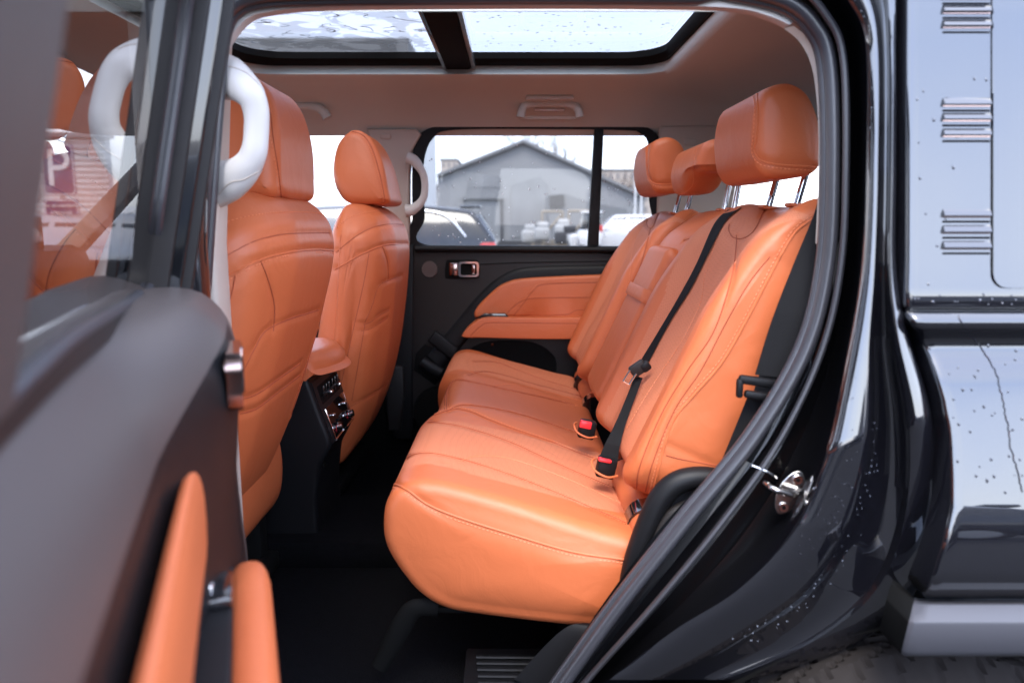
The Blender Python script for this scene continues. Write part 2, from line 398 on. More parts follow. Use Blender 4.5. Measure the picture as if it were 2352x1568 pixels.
def insert(p):      # perforated insert on the two outer places
    x, y, z = p
    if z < .79 or x > .215: return None
    for yc, hw in ((1.42, .155), (2.30, .155)):
        if abs(y - yc) < hw + .02 * math.sin((x + .1) * 7): return M['leather_in']
    return None
mb = mk(); profile_body(mb, prof, 1.175, 2.50, M['leather'], r=.028, bul=(.014, .01), ny=190, xf=cush, matfn=insert)
mb.seams([
    ([(890, 1128), (905, 1112), (940, 1128), (985, 1160), (1060, 1190), (1180, 1228), (1320, 1268), (1448, 1286)], 'sptR'),
    ([(877, 1240), (874, 1180), (884, 1120), (905, 1082), (940, 1048), (985, 1040), (1050, 1052), (1120, 1072), (1200, 1100), (1300, 1140), (1438, 1200)], 'sd'),
    ([(940, 975), (975, 968), (1040, 975), (1100, 990), (1180, 1018), (1260, 1055), (1340, 1090), (1430, 1128)], 'sd'),
    ([(1060, 1065), (1090, 1052), (1130, 1050), (1180, 1058), (1260, 1085), (1340, 1118), (1430, 1160)], 't'),
    ([(985, 958), (1040, 940), (1080, 945), (1120, 962), (1180, 985), (1260, 1012), (1330, 1040), (1392, 1062)], 'st'),
    ([(1025, 945), (1060, 930), (1120, 935), (1200, 952), (1300, 985), (1350, 1000)], 's'),
    ([(1026, 940), (1026, 905), (1035, 882), (1052, 872), (1090, 878), (1180, 898), (1260, 915), (1320, 930)], 'sd'),
    ([(1075, 862), (1110, 853), (1160, 862), (1220, 880), (1290, 898), (1370, 920)], 'sd'),
    ([(1085, 830), (1140, 832), (1190, 850), (1250, 872), (1310, 890), (1385, 915)], 'sd'),
    ([(1140, 888), (1180, 884), (1240, 896), (1320, 918), (1390, 938)], 't'),
])
bench = mb.build('rear_bench', suv, 'orange leather rear bench cushion with perforated seating panels')
# ---- rear backrests
LA = R(24.5); O = (.200, 0, .775); SD = (math.sin(LA), 0, math.cos(LA)); ND = (-math.cos(LA), 0, math.sin(LA))
def hback(yc, hw):
    def h(y, s):
        t = (y - yc) / hw
        k = .30 + .40 * np.clip(s / .62, 0, 1) * 0 + .28
        b = .034 * sstep(.50, .80, np.abs(t)) * (1 - .75 * sstep(.40, .62, s))
        b -= .020 * np.exp(-(t / .45) ** 2) * sstep(.1, .3, s)
        b += .022 * np.exp(-((s - .20) / .12) ** 2) * (1 - sstep(.2, .7, np.abs(t)))
        return .035 + b - .055 * sstep(.52, .68, s) ** 2
    return h
def inmat(yc, hw):
    def f(y, s):
        t = abs(y - yc) / hw
        w = .66 if s < .42 else .66 + (s - .42) * 1.3
        return M['leather_in'] if t < w and .02 < s < .63 else None
    return f
def backrest(yl, yr, lines, L=.674, th=.13, ins=True, na=110, par=bench):
    mb = mk(); yc, hw = (yl + yr) / 2, (yr - yl) / 2
    pad(mb, lambda s: yl + .02 * sstep(.45, .66, s), lambda s: yr - .02 * sstep(.45, .66, s), .10, L, hback(yc, hw) if ins else (lambda y, s: .025 - .05 * sstep(.5, .66, s) ** 2 + .012 * np.cos((y - yc) * 9)), O, SD, ND, th, M['leather'], Re=.032, rc=.07, na=na, nb=150, matfn=inmat(yc, hw) if ins else None)
    mb.seams(lines); return mb.build('backrest', par)
near_lines = [
    ([(1868, 502), (1830, 530), (1800, 575), (1765, 640), (1715, 735), (1660, 830), (1600, 900), (1550, 960), (1528, 1020), (1510, 1090), (1490, 1165)], 'sptR'),
    ([(1692, 540), (1690, 575), (1680, 640), (1640, 760), (1580, 850), (1520, 950), (1470, 1070), (1462, 1130)], 's'),
    ([(1768, 590), (1720, 650), (1668, 740), (1610, 850), (1550, 940), (1500, 1060), (1480, 1140)], 's'),
    ([(1640, 560), (1615, 640), (1605, 700), (1560, 790), (1500, 880), (1440, 980)], 't'),
    ([(1675, 515), (1674, 530), (1684, 545), (1704, 548), (1724, 538), (1738, 520), (1752, 490), (1766, 468)], 's'),
    ([(1530, 1045), (1570, 1055), (1650, 1070)], 's'),
]
b1 = backrest(1.165, 1.665, near_lines)
b1['label'] = 'nearest rear backrest crossed by the black lap belt'
b2 = backrest(2.06, 2.53, [
    ([(1628, 490), (1600, 495), (1575, 520), (1550, 580), (1520, 660), (1480, 760), (1445, 850), (1420, 930)], 'sptR'),
    ([(1595, 488), (1570, 515), (1550, 560), (1530, 600)], 'd'),
    ([(1487, 500), (1485, 515), (1492, 524), (1500, 520), (1508, 500), (1520, 475)], 's'),
    ([(1494, 525), (1480, 580), (1450, 680), (1425, 760), (1405, 850)], 's'),
    ([(1478, 510), (1455, 560), (1445, 620), (1430, 700), (1405, 790)], 't'),
    ([(1540, 555), (1510, 620), (1470, 720), (1430, 830)], 's')])
b2['label'] = 'far rear backrest beside the far door'
# centre backrest with the folded armrest
b3 = backrest(1.672, 2.052, [
    ([(1570, 552), (1590, 548), (1625, 555)], 's')], ins=False, th=.10, L=.664)
mb = mk()
def hb(y, s): return .052 + 0 * y + .01 * np.cos((y - 1.86) * 10)
pad(mb, lambda s: 1.735, lambda s: 1.985, .12, .53, hb, O, SD, ND, .02, M['leather'], Re=.022, rc=.03, na=50, nb=80)
mb.seams([([(1530, 632), (1560, 638), (1590, 645)], 's')])
# strap across the armrest
c0 = np.array(O) + .40 * np.array(SD) + .066 * np.array(ND)
q = [(1.732, -.035), (1.75, -.004), (1.86, 0), (1.97, -.004), (1.988, -.035)]
a = sm([c0 * [1, 0, 1] + np.array([0, y, 0]) + np.array(ND) * n for y, n in q], 30)
mb.tube(a, .016, M['leather'], 10, flat=(1, .10, SD))
mb.build('armrest', bench, 'folded centre armrest with a leather strap')
# roll between cushion and backrest, hinge covers
mb = mk()
mb.tube([(.232, 1.15, .812), (.240, 1.60, .818)], .034, M['leather'], 20)
mb.build('cushion_roll', bench); mb = mk()
mb.tube([(.242, 2.06, .815), (.246, 2.48, .812)], .034, M['leather'], 20)
mb.build('cushion_roll', bench)
for y in (1.225, 1.50, 2.05, 2.34):
    mb = mk(); mb.tube([(.234, y - .022, .814), (.236, y + .022, .816)], .038, M['piano'], 18); mb.ball((.250, y + .03, .858), .006, M['chrome'])
    mb.build('hinge_cover', bench)
# ---- rear headrests
def headrest(prof, y0, y1, lines, xf=None, posts=(), par=bench, top=None, label=None, r=.024, bul=(.004, .006)):
    mb = mk(); profile_body(mb, sm(prof, 90, True), y0, y1, M['leather'], r=r, bul=bul, ny=60, xf=xf); mb.seams(lines)
    h = mb.build('headrest', par, label)
    for p0, p1 in posts:
        m = mk(); m.cyl(p0, p1, .0062, M['chrome'], 14); m.build('headrest_post', par)
        m = mk(); d = (np.array(p1) - np.array(p0)); d /= np.linalg.norm(d); m.box(p1 + d * .001, (.034, .034, .007), M['leather'], .006, rot=Matrix.Rotation(R(12), 3, 'Y')); m.build('post_collar', par)
    return h
hp = [(.413, 1.452), (.409, 1.50), (.418, 1.545), (.440, 1.561), (.47, 1.564), (.50, 1.545), (.522, 1.50), (.530, 1.44), (.515, 1.415), (.48, 1.408), (.44, 1.408), (.422, 1.425)]
def hx(A):      # face rounded in plan
    A = A.copy(); yc = A[:, 1].mean(); return A
def post(x, y, zt, zb): return (np.array([x + .012, y, zt]), np.array([x - .002, y, zb]))
headrest(hp, 1.285, 1.56, [([(1738, 212), (1740, 260), (1736, 320), (1732, 345), (1745, 368), (1780, 378), (1830, 382), (1872, 384)], 'sptR'), ([(1738, 212), (1765, 197), (1800, 191)], 's')],
         posts=(post(.505, 1.33, 1.42, 1.362), post(.505, 1.475, 1.42, 1.362)), label='largest rear headrest, nearest the open door')
hp2 = [(x - .022, z + .008) for x, z in hp]
headrest(hp2, 2.14, 2.43, [([(1490, 322), (1486, 350), (1488, 400), (1500, 420), (1530, 424), (1562, 420)], 'sptR')],
         posts=(post(.505, 2.17, 1.42, 1.362), post(.505, 2.32, 1.42, 1.362)), label='rear headrest in front of the far rear window')
hc = [(.432, 1.42), (.424, 1.46), (.436, 1.505), (.46, 1.522), (.50, 1.52), (.525, 1.49), (.53, 1.44), (.51, 1.41), (.47, 1.405), (.445, 1.407)]
def sad(A):
    A = A.copy(); k = 1 - sstep(1.80, 1.93, A[:, 1]); A[:, 2] += k * .045 * (1 - sstep(1.42, 1.47, A[:, 2])); return A
headrest(hc, 1.73, 2.04, [([(1598, 345), (1592, 380), (1585, 425), (1562, 442)], 't')], xf=sad,
         posts=(post(.51, 1.72, 1.45, 1.362), post(.51, 1.80, 1.45, 1.362)), label='low saddle-shaped middle rear headrest')
# ---- front seats
def front_seat(dx, dy, seams, label, hseams, lean=0):
    rear = [(-.39, 1.375), (-.345, 1.33), (-.33, 1.26), (-.335, 1.17), (-.345, 1.08), (-.365, .95), (-.395, .83), (-.43, .74), (-.47, .67), (-.52, .63)]
    front = [(-.60, .66), (-.60, .75), (-.57, .90), (-.54, 1.05), (-.515, 1.18), (-.50, 1.28), (-.48, 1.35), (-.44, 1.385)]
    pr = [(x + dx + lean * (z - 1.26), z) for x, z in rear + front]
    yc = 2.27 + dy
    def xf(A):
        A = A.copy(); z = A[:, 2]
        w = 1 - .22 * sstep(1.28, 1.40, z) - .16 * sstep(1.02, .66, z) - .03 * sstep(1.2, 1.0, z)
        t = (A[:, 1] - yc) / .265
        A[:, 1] = yc + (A[:, 1] - yc) * w
        back = sstep(dx - .50, dx - .40, A[:, 0] - lean * (z - 1.26))
        A[:, 0] -= back * .035 * sstep(.45, 1.0, np.abs(t)) ** 1 * 1.0        # back is crowned
        return A
    def hxf(A):
        A = A.copy(); A[:, 1] = yc + (A[:, 1] - yc) * (1 - .26 * sstep(1.40, 1.61, A[:, 2])); return A
    mb = mk(); profile_body(mb, sm(pr, 330, True), yc - .265, yc + .265, M['leather'], r=.055, bul=(.015, .015), ny=130, xf=xf)
    mb.seams(seams); s = mb.build('front_seat', suv, label)
    hh = [(-.352, 1.39), (-.353, 1.43), (-.368, 1.50), (-.395, 1.56), (-.43, 1.592), (-.465, 1.590), (-.497, 1.555), (-.510, 1.50), (-.507, 1.45), (-.49, 1.41), (-.462, 1.388), (-.41, 1.383)]
    hk = [(x + dx * 1.35 + lean * 1.3 * (z - 1.39) - lean * .0 + 0 * lean * (z - 1.26), z + (-.012 if dy else 0)) for x, z in hh]
    headrest(hk, yc - .14, yc + .14, hseams, par=s, r=.03, xf=hxf,
             posts=((np.array([-.425 + dx, yc - .055, 1.41]), np.array([-.43 + dx, yc - .055, 1.365])), (np.array([-.425 + dx, yc + .055, 1.41]), np.array([-.43 + dx, yc + .055, 1.365]))))
    # seat cushion seen past the mirror side, and its rail box
    m2 = mk(); cp = sm([(-.50, .86), (-.62, .88), (-.80, .90), (-1.0, .925), (-1.06, .90), (-1.06, .82), (-1.0, .76), (-.6, .68), (-.5, .70)], 80, True)
    profile_body(m2, cp + [dx, 0], yc - .26, yc + .26, M['leather'], r=.05, ny=30); m2.build('seat_cushion', s)
    m3 = mk(); m3.box((-.78 + dx, yc - .2, .60), (.5, .05, .12), M['darkplastic'], .01); m3.box((-.78 + dx, yc + .2, .60), (.5, .05, .12), M['darkplastic'], .01); m3.box((-.78 + dx, yc, .55), (.55, .46, .04), M['darkplastic'], .01); m3.build('seat_rail', s)
    return s
fs1 = front_seat(-.045, -.84, [
    ([(488, 532), (530, 514), (590, 500), (650, 494), (720, 494), (748, 500)], 't'),
    ([(485, 612), (530, 582), (590, 552), (650, 538), (710, 535), (758, 535)], 's'),
    ([(484, 660), (540, 625), (600, 596), (660, 580), (720, 573), (770, 576)], 'sptR'),
    ([(540, 632), (530, 680), (505, 760)], 's'),
    ([(598, 598), (615, 640), (630, 700), (628, 760)], 's'),
    ([(545, 895), (560, 850), (585, 800), (610, 760), (660, 735), (700, 722), (732, 712)], 's'),
    ([(548, 918), (590, 905), (640, 870), (690, 835)], 's'), ([(552, 950), (590, 938), (640, 900), (690, 862)], 's'),
    ([(735, 740), (700, 850), (660, 980), (640, 1040)], 's'), ([(556, 1150), (590, 1110), (640, 1060), (655, 1040)], 's'),
], 'front seat nearest the camera, partly behind the white pillar handle', [([(622, 262), (628, 320), (640, 400), (650, 488)], 'stR'), ([(622, 262), (600, 235)], 's')], lean=.18)
fs2 = front_seat(0, 0, [
    ([(775, 528), (800, 505), (840, 492), (880, 486), (925, 484)], 't'),
    ([(772, 580), (810, 548), (850, 525), (890, 515), (935, 516)], 's'),
    ([(768, 620), (810, 595), (850, 575), (890, 562), (942, 560)], 'sptR'),
    ([(848, 580), (835, 650), (815, 740), (790, 850), (778, 900)], 's'),
    ([(878, 565), (890, 600), (893, 640)], 's'),
    ([(838, 740), (855, 700), (868, 660), (890, 645), (925, 633)], 's'),
    ([(834, 745), (850, 740), (870, 725), (893, 712)], 's'), ([(830, 760), (850, 755), (875, 740), (890, 730)], 's'),
    ([(838, 745), (820, 850), (808, 920)], 's'), ([(800, 935), (840, 915), (880, 890), (895, 870)], 's'),
], 'front seat on the far side with two chrome headrest posts', [([(800, 300), (835, 312), (858, 350), (875, 410), (885, 462)], 'stR'), ([(885, 464), (850, 472), (805, 474), (785, 450), (768, 420), (757, 380)], 's')])
# ---- floor, tunnel, console
mb = mk(); mb.box((0, 1.87, .49), (3.4, 1.62, .03), M['carpet'], .004); mb.box((-.2, 1.86, .53), (1.2, .34, .09), M['carpet'], .03); mb.box((.32, 1.85, .56), (.45, 1.4, .2), M['carpet'], .03)
mb.build('floor_carpet', suv)
mb = mk(); mb.tube(sm([(-.13, 1.21, .665), (-.17, 1.21, .665), (-.195, 1.215, .63), (-.225, 1.22, .57), (-.24, 1.22, .545)], 20), [.010, .011, .012, .011, .009], M['darkplastic'], 10, flat=(1.6, .8))
mb.box((-.06, 1.23, .66), (.16, .04, .014), M['darkplastic'], .008); mb.build('bench_leg', bench)
con = sm([(-1.1, .965), (-.53, .968), (-.492, .962), (-.478, .93), (-.462, .89), (-.445, .84), (-.437, .80), (-.445, .775), (-.475, .73), (-.48, .66), (-.475, .52), (-1.1, .52)], 120, True)
con = np.array([(-1.1, .965), (-.53, .968), (-.490, .962)] + [tuple(q) for q in sm([(-.486, .955), (-.476, .92), (-.460, .87), (-.444, .825), (-.438, .80)], 12)] + [(-.445, .785), (-.47, .74), (-.48, .66), (-.478, .52), (-1.1, .52)])
con = lin(np.r_[con, con[:1]], 140, True)
mb = mk(); profile_body(mb, con, 1.735, 1.985, M['plastic'], r=.012, bul=(.002, .002), ny=12)
console = mb.build('centre_console', suv, 'black centre console end with air vents and chrome knobs')
mb = mk(); ap = sm([(-.95, .972), (-.455, .972), (-.432, .985), (-.43, 1.0), (-.45, 1.018), (-.50, 1.028), (-.95, 1.03)], 80, True)
def apx(A):
    A = A.copy(); t = (A[:, 1] - 1.86) / .14; A[:, 0] -= .05 * t * t * (A[:, 0] > -.6); return A
profile_body(mb, ap, 1.715, 1.995, M['leather'], r=.022, ny=24, xf=apx); mb.build('armrest', console, 'orange padded console armrest')
fx = lambda z: np.interp(z, con[:, 1][np.argsort(con[:, 1])], con[:, 0][np.argsort(con[:, 1])])
def face(y, z, off=0):   # point on the console's rear face
    xs = np.interp(z, [.80, .825, .87, .92, .955], [-.438, -.444, -.460, -.476, -.486]); return np.array([xs + off, y, z])
def fquad(mb, y0, y1, z0, z1, off, m, th=.004):
    A = np.array([[face(y, z, off) for y in np.linspace(y0, y1, 3)] for z in np.linspace(z0, z1, 8)]); mb.grid(A, m)
    for e0, e1 in ((A[0], None), (A[-1], None), (A[:, 0], None), (A[:, -1], None)): mb.grid(np.stack([e0, e0 - [th, 0, 0]]), m)
mb = mk(); fquad(mb, 1.745, 1.975, .803, .953, .003, M['plastic']); fquad(mb, 1.77, 1.955, .893, .937, .0035, M['darkplastic'])
for k in range(2):
    y0 = 1.775 + .09 * k
    mb.box(face(y0 + .045, .915, .010), (.006, .082, .008), M['plastic'], .002)
    for j in range(3): mb.box(face(y0 + .018 + .027 * j, .915, .006), (.006, .0025, .04), M['piano'], .001)
    mb.box(face(y0 + .045, .915, .018), (.012, .02, .009), M['chrome'], .003)
mb.build('air_vent', console)
mb = mk(); fquad(mb, 1.765, 1.958, .808, .882, .005, M['piano'], .006)
loop = [face(y, z, .006) for y, z in [(1.765, .806), (1.958, .806)]]; mb.tube(loop, .0022, M['chrome'], 6)
mb.tube([face(1.765, z, .006) for z in (.808, .845, .882)], .0018, M['chrome'], 6); mb.tube([face(1.958, z, .006) for z in (.808, .845, .882)], .0016, M['chrome'], 6)
for y in np.linspace(1.83, 1.90, 3): mb.box(face(y, .84, .008), (.003, .012, .006), M['doorplastic'], .001)
panel = mb.build('control_panel', console)
for y in (1.80, 1.925):
    mb = mk(); p0 = face(y, .828, .003); mb.tube([p0, p0 + [.008, 0, .002]], .0125, M['piano'], 20); mb.tube([p0 + [.006, 0, .002], p0 + [.018, 0, .005]], [.011, .0095], M['chrome'], 20); mb.tube([p0 + [.004, 0, 0], p0 + [.005, 0, 0]], .0132, M['red'], 20); mb.build('knob', console)
    mb = mk(); mb.box(face(y - .005, .862, .010), (.010, .022, .005), M['chrome'], .003); mb.build('rocker_switch', console)
mb = mk(); p0 = np.array([-.473, 1.775, .74]); mb.tube([p0, p0 + [.006, 0, 0]], .010, M['steel'], 16); mb.build('screw_cap', console)
# ---- far side: door trim
YD = 2.60
mb = mk()
panel_uv = [(950, 566), (1500, 572), (1560, 640), (1560, 1000), (1260, 1060), (1060, 1030), (985, 985), (944, 958), (941, 800), (944, 640)]
mb.prism(PL(panel_uv, YD), (0, .05, 0), M['doorplastic'], .008)
mb.tube(PL([(955, 571), (1150, 572), (1500, 574)], YD - .004), .016, M['plastic'], 12, flat=(.8, 1))
mb.tube(PL([(1102, 607), (1200, 603), (1440, 599)], YD - .002), .0013, M['darkplastic'], 5)
fdoor = mb.build('door', suv, 'closed far rear door with charcoal trim and orange armrest')
# carrying strap channel
mb = mk(); mb.tube(sm(PL([(1420, 632), (1230, 636), (1170, 650), (1120, 690), (1060, 760), (1000, 830)], YD - .004), 40), .036, M['plastic'], 14, flat=(1, .32, (0, 0, 1))); mb.build('pull_channel', fdoor)
mb = mk(); mb.prism(PL([(955, 812), (975, 790), (1045, 828), (1000, 885), (950, 850)], YD - .006), (0, .03, 0), M['darkplastic'], .004)
mb.tube(sm(PL([(968, 830), (990, 845), (1012, 858)], YD - .022), 12), .022, M['plastic'], 12, flat=(1, .6, (0, 0, 1))); mb.build('door_cup', fdoor)
mb = mk(); mb.prism(PL([(982, 782), (1000, 760), (1052, 800), (1040, 826), (1030, 822)], YD - .030), (0, .03, 0), M['plastic'], .006); mb.build('pull_strap', fdoor)
up = sm([(1088, 722), (1100, 700), (1140, 662), (1165, 648), (1200, 640), (1300, 634), (1440, 630), (1460, 640), (1460, 720), (1430, 728), (1300, 732), (1170, 728), (1120, 729), (1092, 730)], 90, True)
mb = mk(); mb.prism(PL(up, YD - .028), (0, .04, 0), M['leather'], .014, 4)
mb.seams([([(1178, 727), (1200, 700), (1225, 668), (1260, 652), (1430, 648)], 'st'), ([(1158, 727), (1185, 700), (1210, 688), (1260, 684), (1430, 683)], 'st'), ([(1200, 727), (1300, 722), (1330, 712), (1430, 713)], 's')])
mb.build('door_insert', fdoor)
lo = sm([(1060, 772), (1075, 752), (1100, 734), (1130, 729), (1200, 730), (1420, 730), (1440, 735), (1425, 765), (1390, 777), (1250, 779), (1120, 776), (1068, 775)], 90, True)
mb = mk(); mb.prism(PL(lo, YD - .075), (0, .09, 0), M['leather'], .016, 4)
mb.seams([([(1080, 772), (1105, 748), (1130, 741), (1250, 742), (1430, 744)], 'stR')]); mb.build('armrest', fdoor)
mb = mk(); mb.prism(PL([(1098, 728), (1112, 720), (1160, 720), (1168, 727), (1165, 731), (1098, 731)], YD - .05), (0, .03, 0), M['piano'], .002); mb.build('window_switch', fdoor)
mb = mk(); mb.prism(PL(np.array([(1178 - 13, 0)]) * 0 + sm([(1024, 600), (1032, 597), (1090, 597), (1100, 603), (1102, 630), (1092, 640), (1030, 640), (1022, 634)], 40, True), YD - .004), (0, .01, 0), M['darkplastic'], .003)
def ringuv(mb, o, i, Y, th, m):
    o, i = np.array(o), np.array(i)
    mb.grid(np.stack([PL(o, Y + th), PL(o, Y), PL(i, Y), PL(i, Y + th)]), m, cv=True)
ringuv(mb, rrect(1052, 1100, 601, 636, 7, 48), rrect(1058, 1095, 605, 632, 5, 48), YD - .016, .014, M['chrome'])
mb.box(P(1042, 618, YD - .006), (.032, .012, .046), M['darkchrome'], .005); mb.box(P(1088, 618, YD - .002), (.014, .01, .036), M['darkchrome'], .004)
mb.build('door_handle', fdoor)
mb = mk(); c = P(987, 618, YD - .002); mb.tube([c + [0, .006, 0], c - [0, .004, 0]], [.029, .0275], M['grille'], 32); mb.build('speaker', fdoor)
mb = mk(); mb.prism(PL(sm([(1100, 790), (1180, 782), (1240, 792), (1278, 830), (1250, 880), (1100, 880), (1060, 830)], 40, True), YD - .006), (0, .01, 0), M['darkplastic'], .004); c = P(1131, 791, YD - .01); mb.ball(c, .006, M['steel']); mb.build('storage_pocket', fdoor)
mb = mk(); c = P(1010, 945, YD - .004)
A = np.array([[c + [math.cos(w) * r, -.006 * (r < .085), math.sin(w) * r] for w in np.linspace(0, 2 * math.pi, 40, endpoint=False)] for r in (.095, .086, .084, .001)]); mb.grid(A, M['darkplastic'], cv=True); mb.build('speaker', fdoor)
# window frame with glass
win_out = sm([(950, 572), (947, 500), (946, 400), (952, 330), (975, 300), (1030, 290), (1250, 290), (1450, 291), (1500, 300), (1520, 340), (1520, 450), (1520, 575), (1250, 576)], 160, True)
win_in = sm([(976, 561), (976, 500), (973, 420), (976, 360), (995, 318), (1040, 299), (1250, 297), (1440, 300), (1470, 307), (1489, 335), (1490, 450), (1484, 566), (1250, 564)], 160, True)
mb = mk(); ringuv(mb, win_out, win_in, YD, .05, M['plastic']); mb.prism(PL([(1366, 293), (1387, 293), (1375, 569), (1350, 569)], YD + .002), (0, .03, 0), M['plastic'], .003)
frame = mb.build('window_frame', fdoor)
mb = mk(); mb.add(PL(win_in, YD + .035), [tuple(range(160))], M['pane']); mb.build('window_pane', fdoor)
mb = mk(); k = 0
while k < 95:
    u, v = random.uniform(985, 1355), random.uniform(300, 562)
    if random.random() > ((v - 300) / 262) ** 2 + .04: continue
    if 1180 < u < 1290 and random.random() < .5: continue
    mb.ball(P(u, v, YD + .033), random.uniform(.0012, .0032), M['drop'], (1, .5, 1.2), 6); k += 1
for k in range(60): u, v = random.uniform(1385, 1480), random.uniform(400, 560); mb.ball(P(u, v, YD + .033), random.uniform(.001, .0028), M['drop'], (1, .5, 1.2), 6)
mb.build('raindrops', fdoor, kind='stuff')
# B pillar trim (far) with its handle
mb = mk(); mb.prism(PL([(842, 296), (955, 296), (967, 308), (946, 345), (940, 400), (940, 560), (905, 640), (880, 640), (880, 470)], YD - .012), (0, .05, 0), M['trimbeige'], .008)
bp = mb.build('pillar_trim', suv)
mb = mk(); mb.prism(PL([(905, 570), (950, 560), (948, 1010), (905, 1010), (885, 940), (880, 700)], YD - .006), (0, .06, 0), M['plastic'], .008)
mb.prism(PL([(885, 840), (925, 840), (930, 905), (920, 990), (890, 990)], YD - .018), (0, .02, 0), M['doorplastic'], .008); mb.build('lower_trim', bp)
mb = mk(); mb.prism(PL(rrect(872, 898, 307, 320, 5, 40), YD - .016), (0, .01, 0), M['trimbeige'], .003); mb.build('trim_cap', bp)
def dloop(mb, pts, r, m, n=14, fl=(1, 1)): mb.tube(sm(pts, 60), r, m, n, flat=fl)
mb = mk(); dloop(mb, PL([(935, 362), (952, 370), (970, 395), (976, 420), (974, 450), (962, 470), (945, 482), (932, 484)], YD - .05), [.020, .017, .013, .012, .012, .013, .017, .022], M['ivory']); mb.build('grab_handle', bp)
# far body side below and around
mb = mk(); mb.box((-.1, 2.70, .82), (3.5, .12, .76), M['darkplastic'], .01)
mb.box((1.02, 2.66, 1.27), (1.1, .06, .08), M['darkplastic'], .01)
mb.prism([(.50, YD - .01, 1.25), (.50, YD - .01, 1.66), (.80, YD - .01, 1.66), (.74, YD - .01, 1.25)], (0, .08, 0), M['trimbeige'], .01); mb.prism([(1.3, YD, 1.25), (1.32, YD, 1.66), (1.7, YD, 1.66), (1.7, YD, 1.25)], (0, .08, 0), M['trimbeige'], .01)
mb.box((.1, 2.66, 1.71), (3.5, .10, .10), M['darkplastic'], .02)
mb.box((1.72, 1.85, .9), (.08, 1.7, .8), M['darkplastic'], .01); mb.box((1.66, 1.85, 1.68), (.10, 1.5, .1), M['trimbeige'], .02)
mb.box((-1.75, 1.85, .85), (.5, 1.6, .72), M['darkplastic'], .05)
mb.prism([(-1.55, YD, 1.2), (-1.60, YD, 1.25), (-1.15, YD - .02, 1.66), (-1.08, YD - .02, 1.66)], (0, .06, 0), M['trimbeige'], .008)
mb.build('cabin_shell', suv)
mb = mk(); mb.prism(PL(rrect(1572, 1600, 319, 334, 5, 40), YD - .016), (0, .01, 0), M['trimbeige'], .003); mb.build('trim_cap', suv)
mb = mk(); mb.box((1.60, 1.75, 1.57), (.04, .9, .035), M['darkplastic'], .008)
for k in range(14): mb.box((1.57, 1.4 + k * .05, 1.57), (.01, .02, .025), M['plastic'], .003)
mb.build('tailgate_vent', suv)
mb = mk(); mb.box((-1.58, 1.85, 1.18), (.25, 1.5, .16), M['plastic'], .05); mb.box((-1.50, 2.2, 1.28), (.03, .35, .16), M['piano'], .01); mb.build('dashboard', suv)
mb = mk(); th = np.linspace(0, 2 * math.pi, 40, endpoint=False); mb.tube([(-1.22 - .1 * math.sin(t), 1.42 + .18 * math.cos(t), 1.12 + .16 * math.sin(t)) for t in th], .014, M['plastic'], 10, closed=True)
mb.box((-1.24, 1.42, 1.12), (.05, .12, .09), M['plastic'], .02); mb.box((-1.24, 1.42, 1.12), (.02, .34, .03), M['plastic'], .01); mb.build('steering_wheel', suv)
# ---- headliner and sunroof
mb = mk(); n = 200
def rr(x0, x1, y0, y1, r, z): q = rrect(x0, x1, y0, y1, r, n); return np.c_[q, np.full(n, z)]
Ls = [rr(-.80, .455, 1.34, 2.335, .10, 1.815), rr(-.80, .455, 1.34, 2.325, .10, 1.785), rr(-.81, .462, 1.335, 2.31, .10, 1.772), rr(-.83, .475, 1.32, 2.325, .11, 1.765),
      rr(-.88, .52, 1.29, 2.37, .13, 1.757), rr(-.93, .56, 1.26, 2.41, .15, 1.748), rr(-.98, .62, 1.23, 2.45, .17, 1.738), rr(-1.1, .8, 1.20, 2.50, .18, 1.718), rr(-1.25, 1.1, 1.17, 2.545, .18, 1.695), rr(-1.35, 1.4, 1.145, 2.58, .18, 1.672), rr(-1.42, 1.6, 1.13, 2.605, .15, 1.652), rr(-1.45, 1.65, 1.12, 2.63, .12, 1.63)]
mb.grid(np.array(Ls), M['liner'], cv=True)
hl = mb.build('headliner', suv, 'beige cloth roof lining around the glass roof', angle=60)
mb = mk(); A = [rr(-.84, .50, 1.30, 2.38, .1, 1.83), rr(-.84, .50, 1.30, 2.38, .1, 1.80), rr(-.79, .445, 1.36, 2.30, .12, 1.80), rr(-.775, .435, 1.375, 2.285, .12, 1.812), rr(-.775, .435, 1.375, 2.285, .12, 1.83)]
mb.grid(np.array(A), M['darkplastic'], cv=True)
mb.box((-.165, 1.83, 1.808), (.085, 1.0, .04), M['darkplastic'], .008); mb.box((-.115, 1.83, 1.797), (.012, 1.0, .02), M['steel'], .003); mb.box((-.20, 1.83, 1.80), (.012, 1.0, .03), M['piano'], .004)
mb.build('sunroof_frame', hl)
for x0, x1, m in ((-.78, -.2, 'roofwet'), (-.13, .44, 'roofglass')):
    mb = mk(); mb.add([(x0, 1.36, 1.832), (x1, 1.36, 1.832), (x1, 2.31, 1.832), (x0, 2.31, 1.832)], [(0, 1, 2, 3)], M[m])
    g = mb.build('sunroof_pane', hl)
    mb = mk()
    for k in range(170):
        x, y = random.uniform(x0 + .02, x1 - .02), random.uniform(1.7, 2.28)
        if x0 < -.5:
            q = [(x, y)]
            if k > 45: continue
            for j in range(random.randint(3, 7)): q.append((q[-1][0] + random.gauss(0, .014), q[-1][1] + random.gauss(-.004, .012)))
            mb.tube(sm([(a, b, 1.8345) for a, b in q], 14), [.0006, random.uniform(.001, .0022), .0006], M['drop'], 5, flat=(.5, 1))
        else: mb.ball((x, y, 1.834), random.uniform(.001, .0035), M['drop'], (1.5, .6, .5), 6)
    mb.build('raindrops', g, kind='stuff')
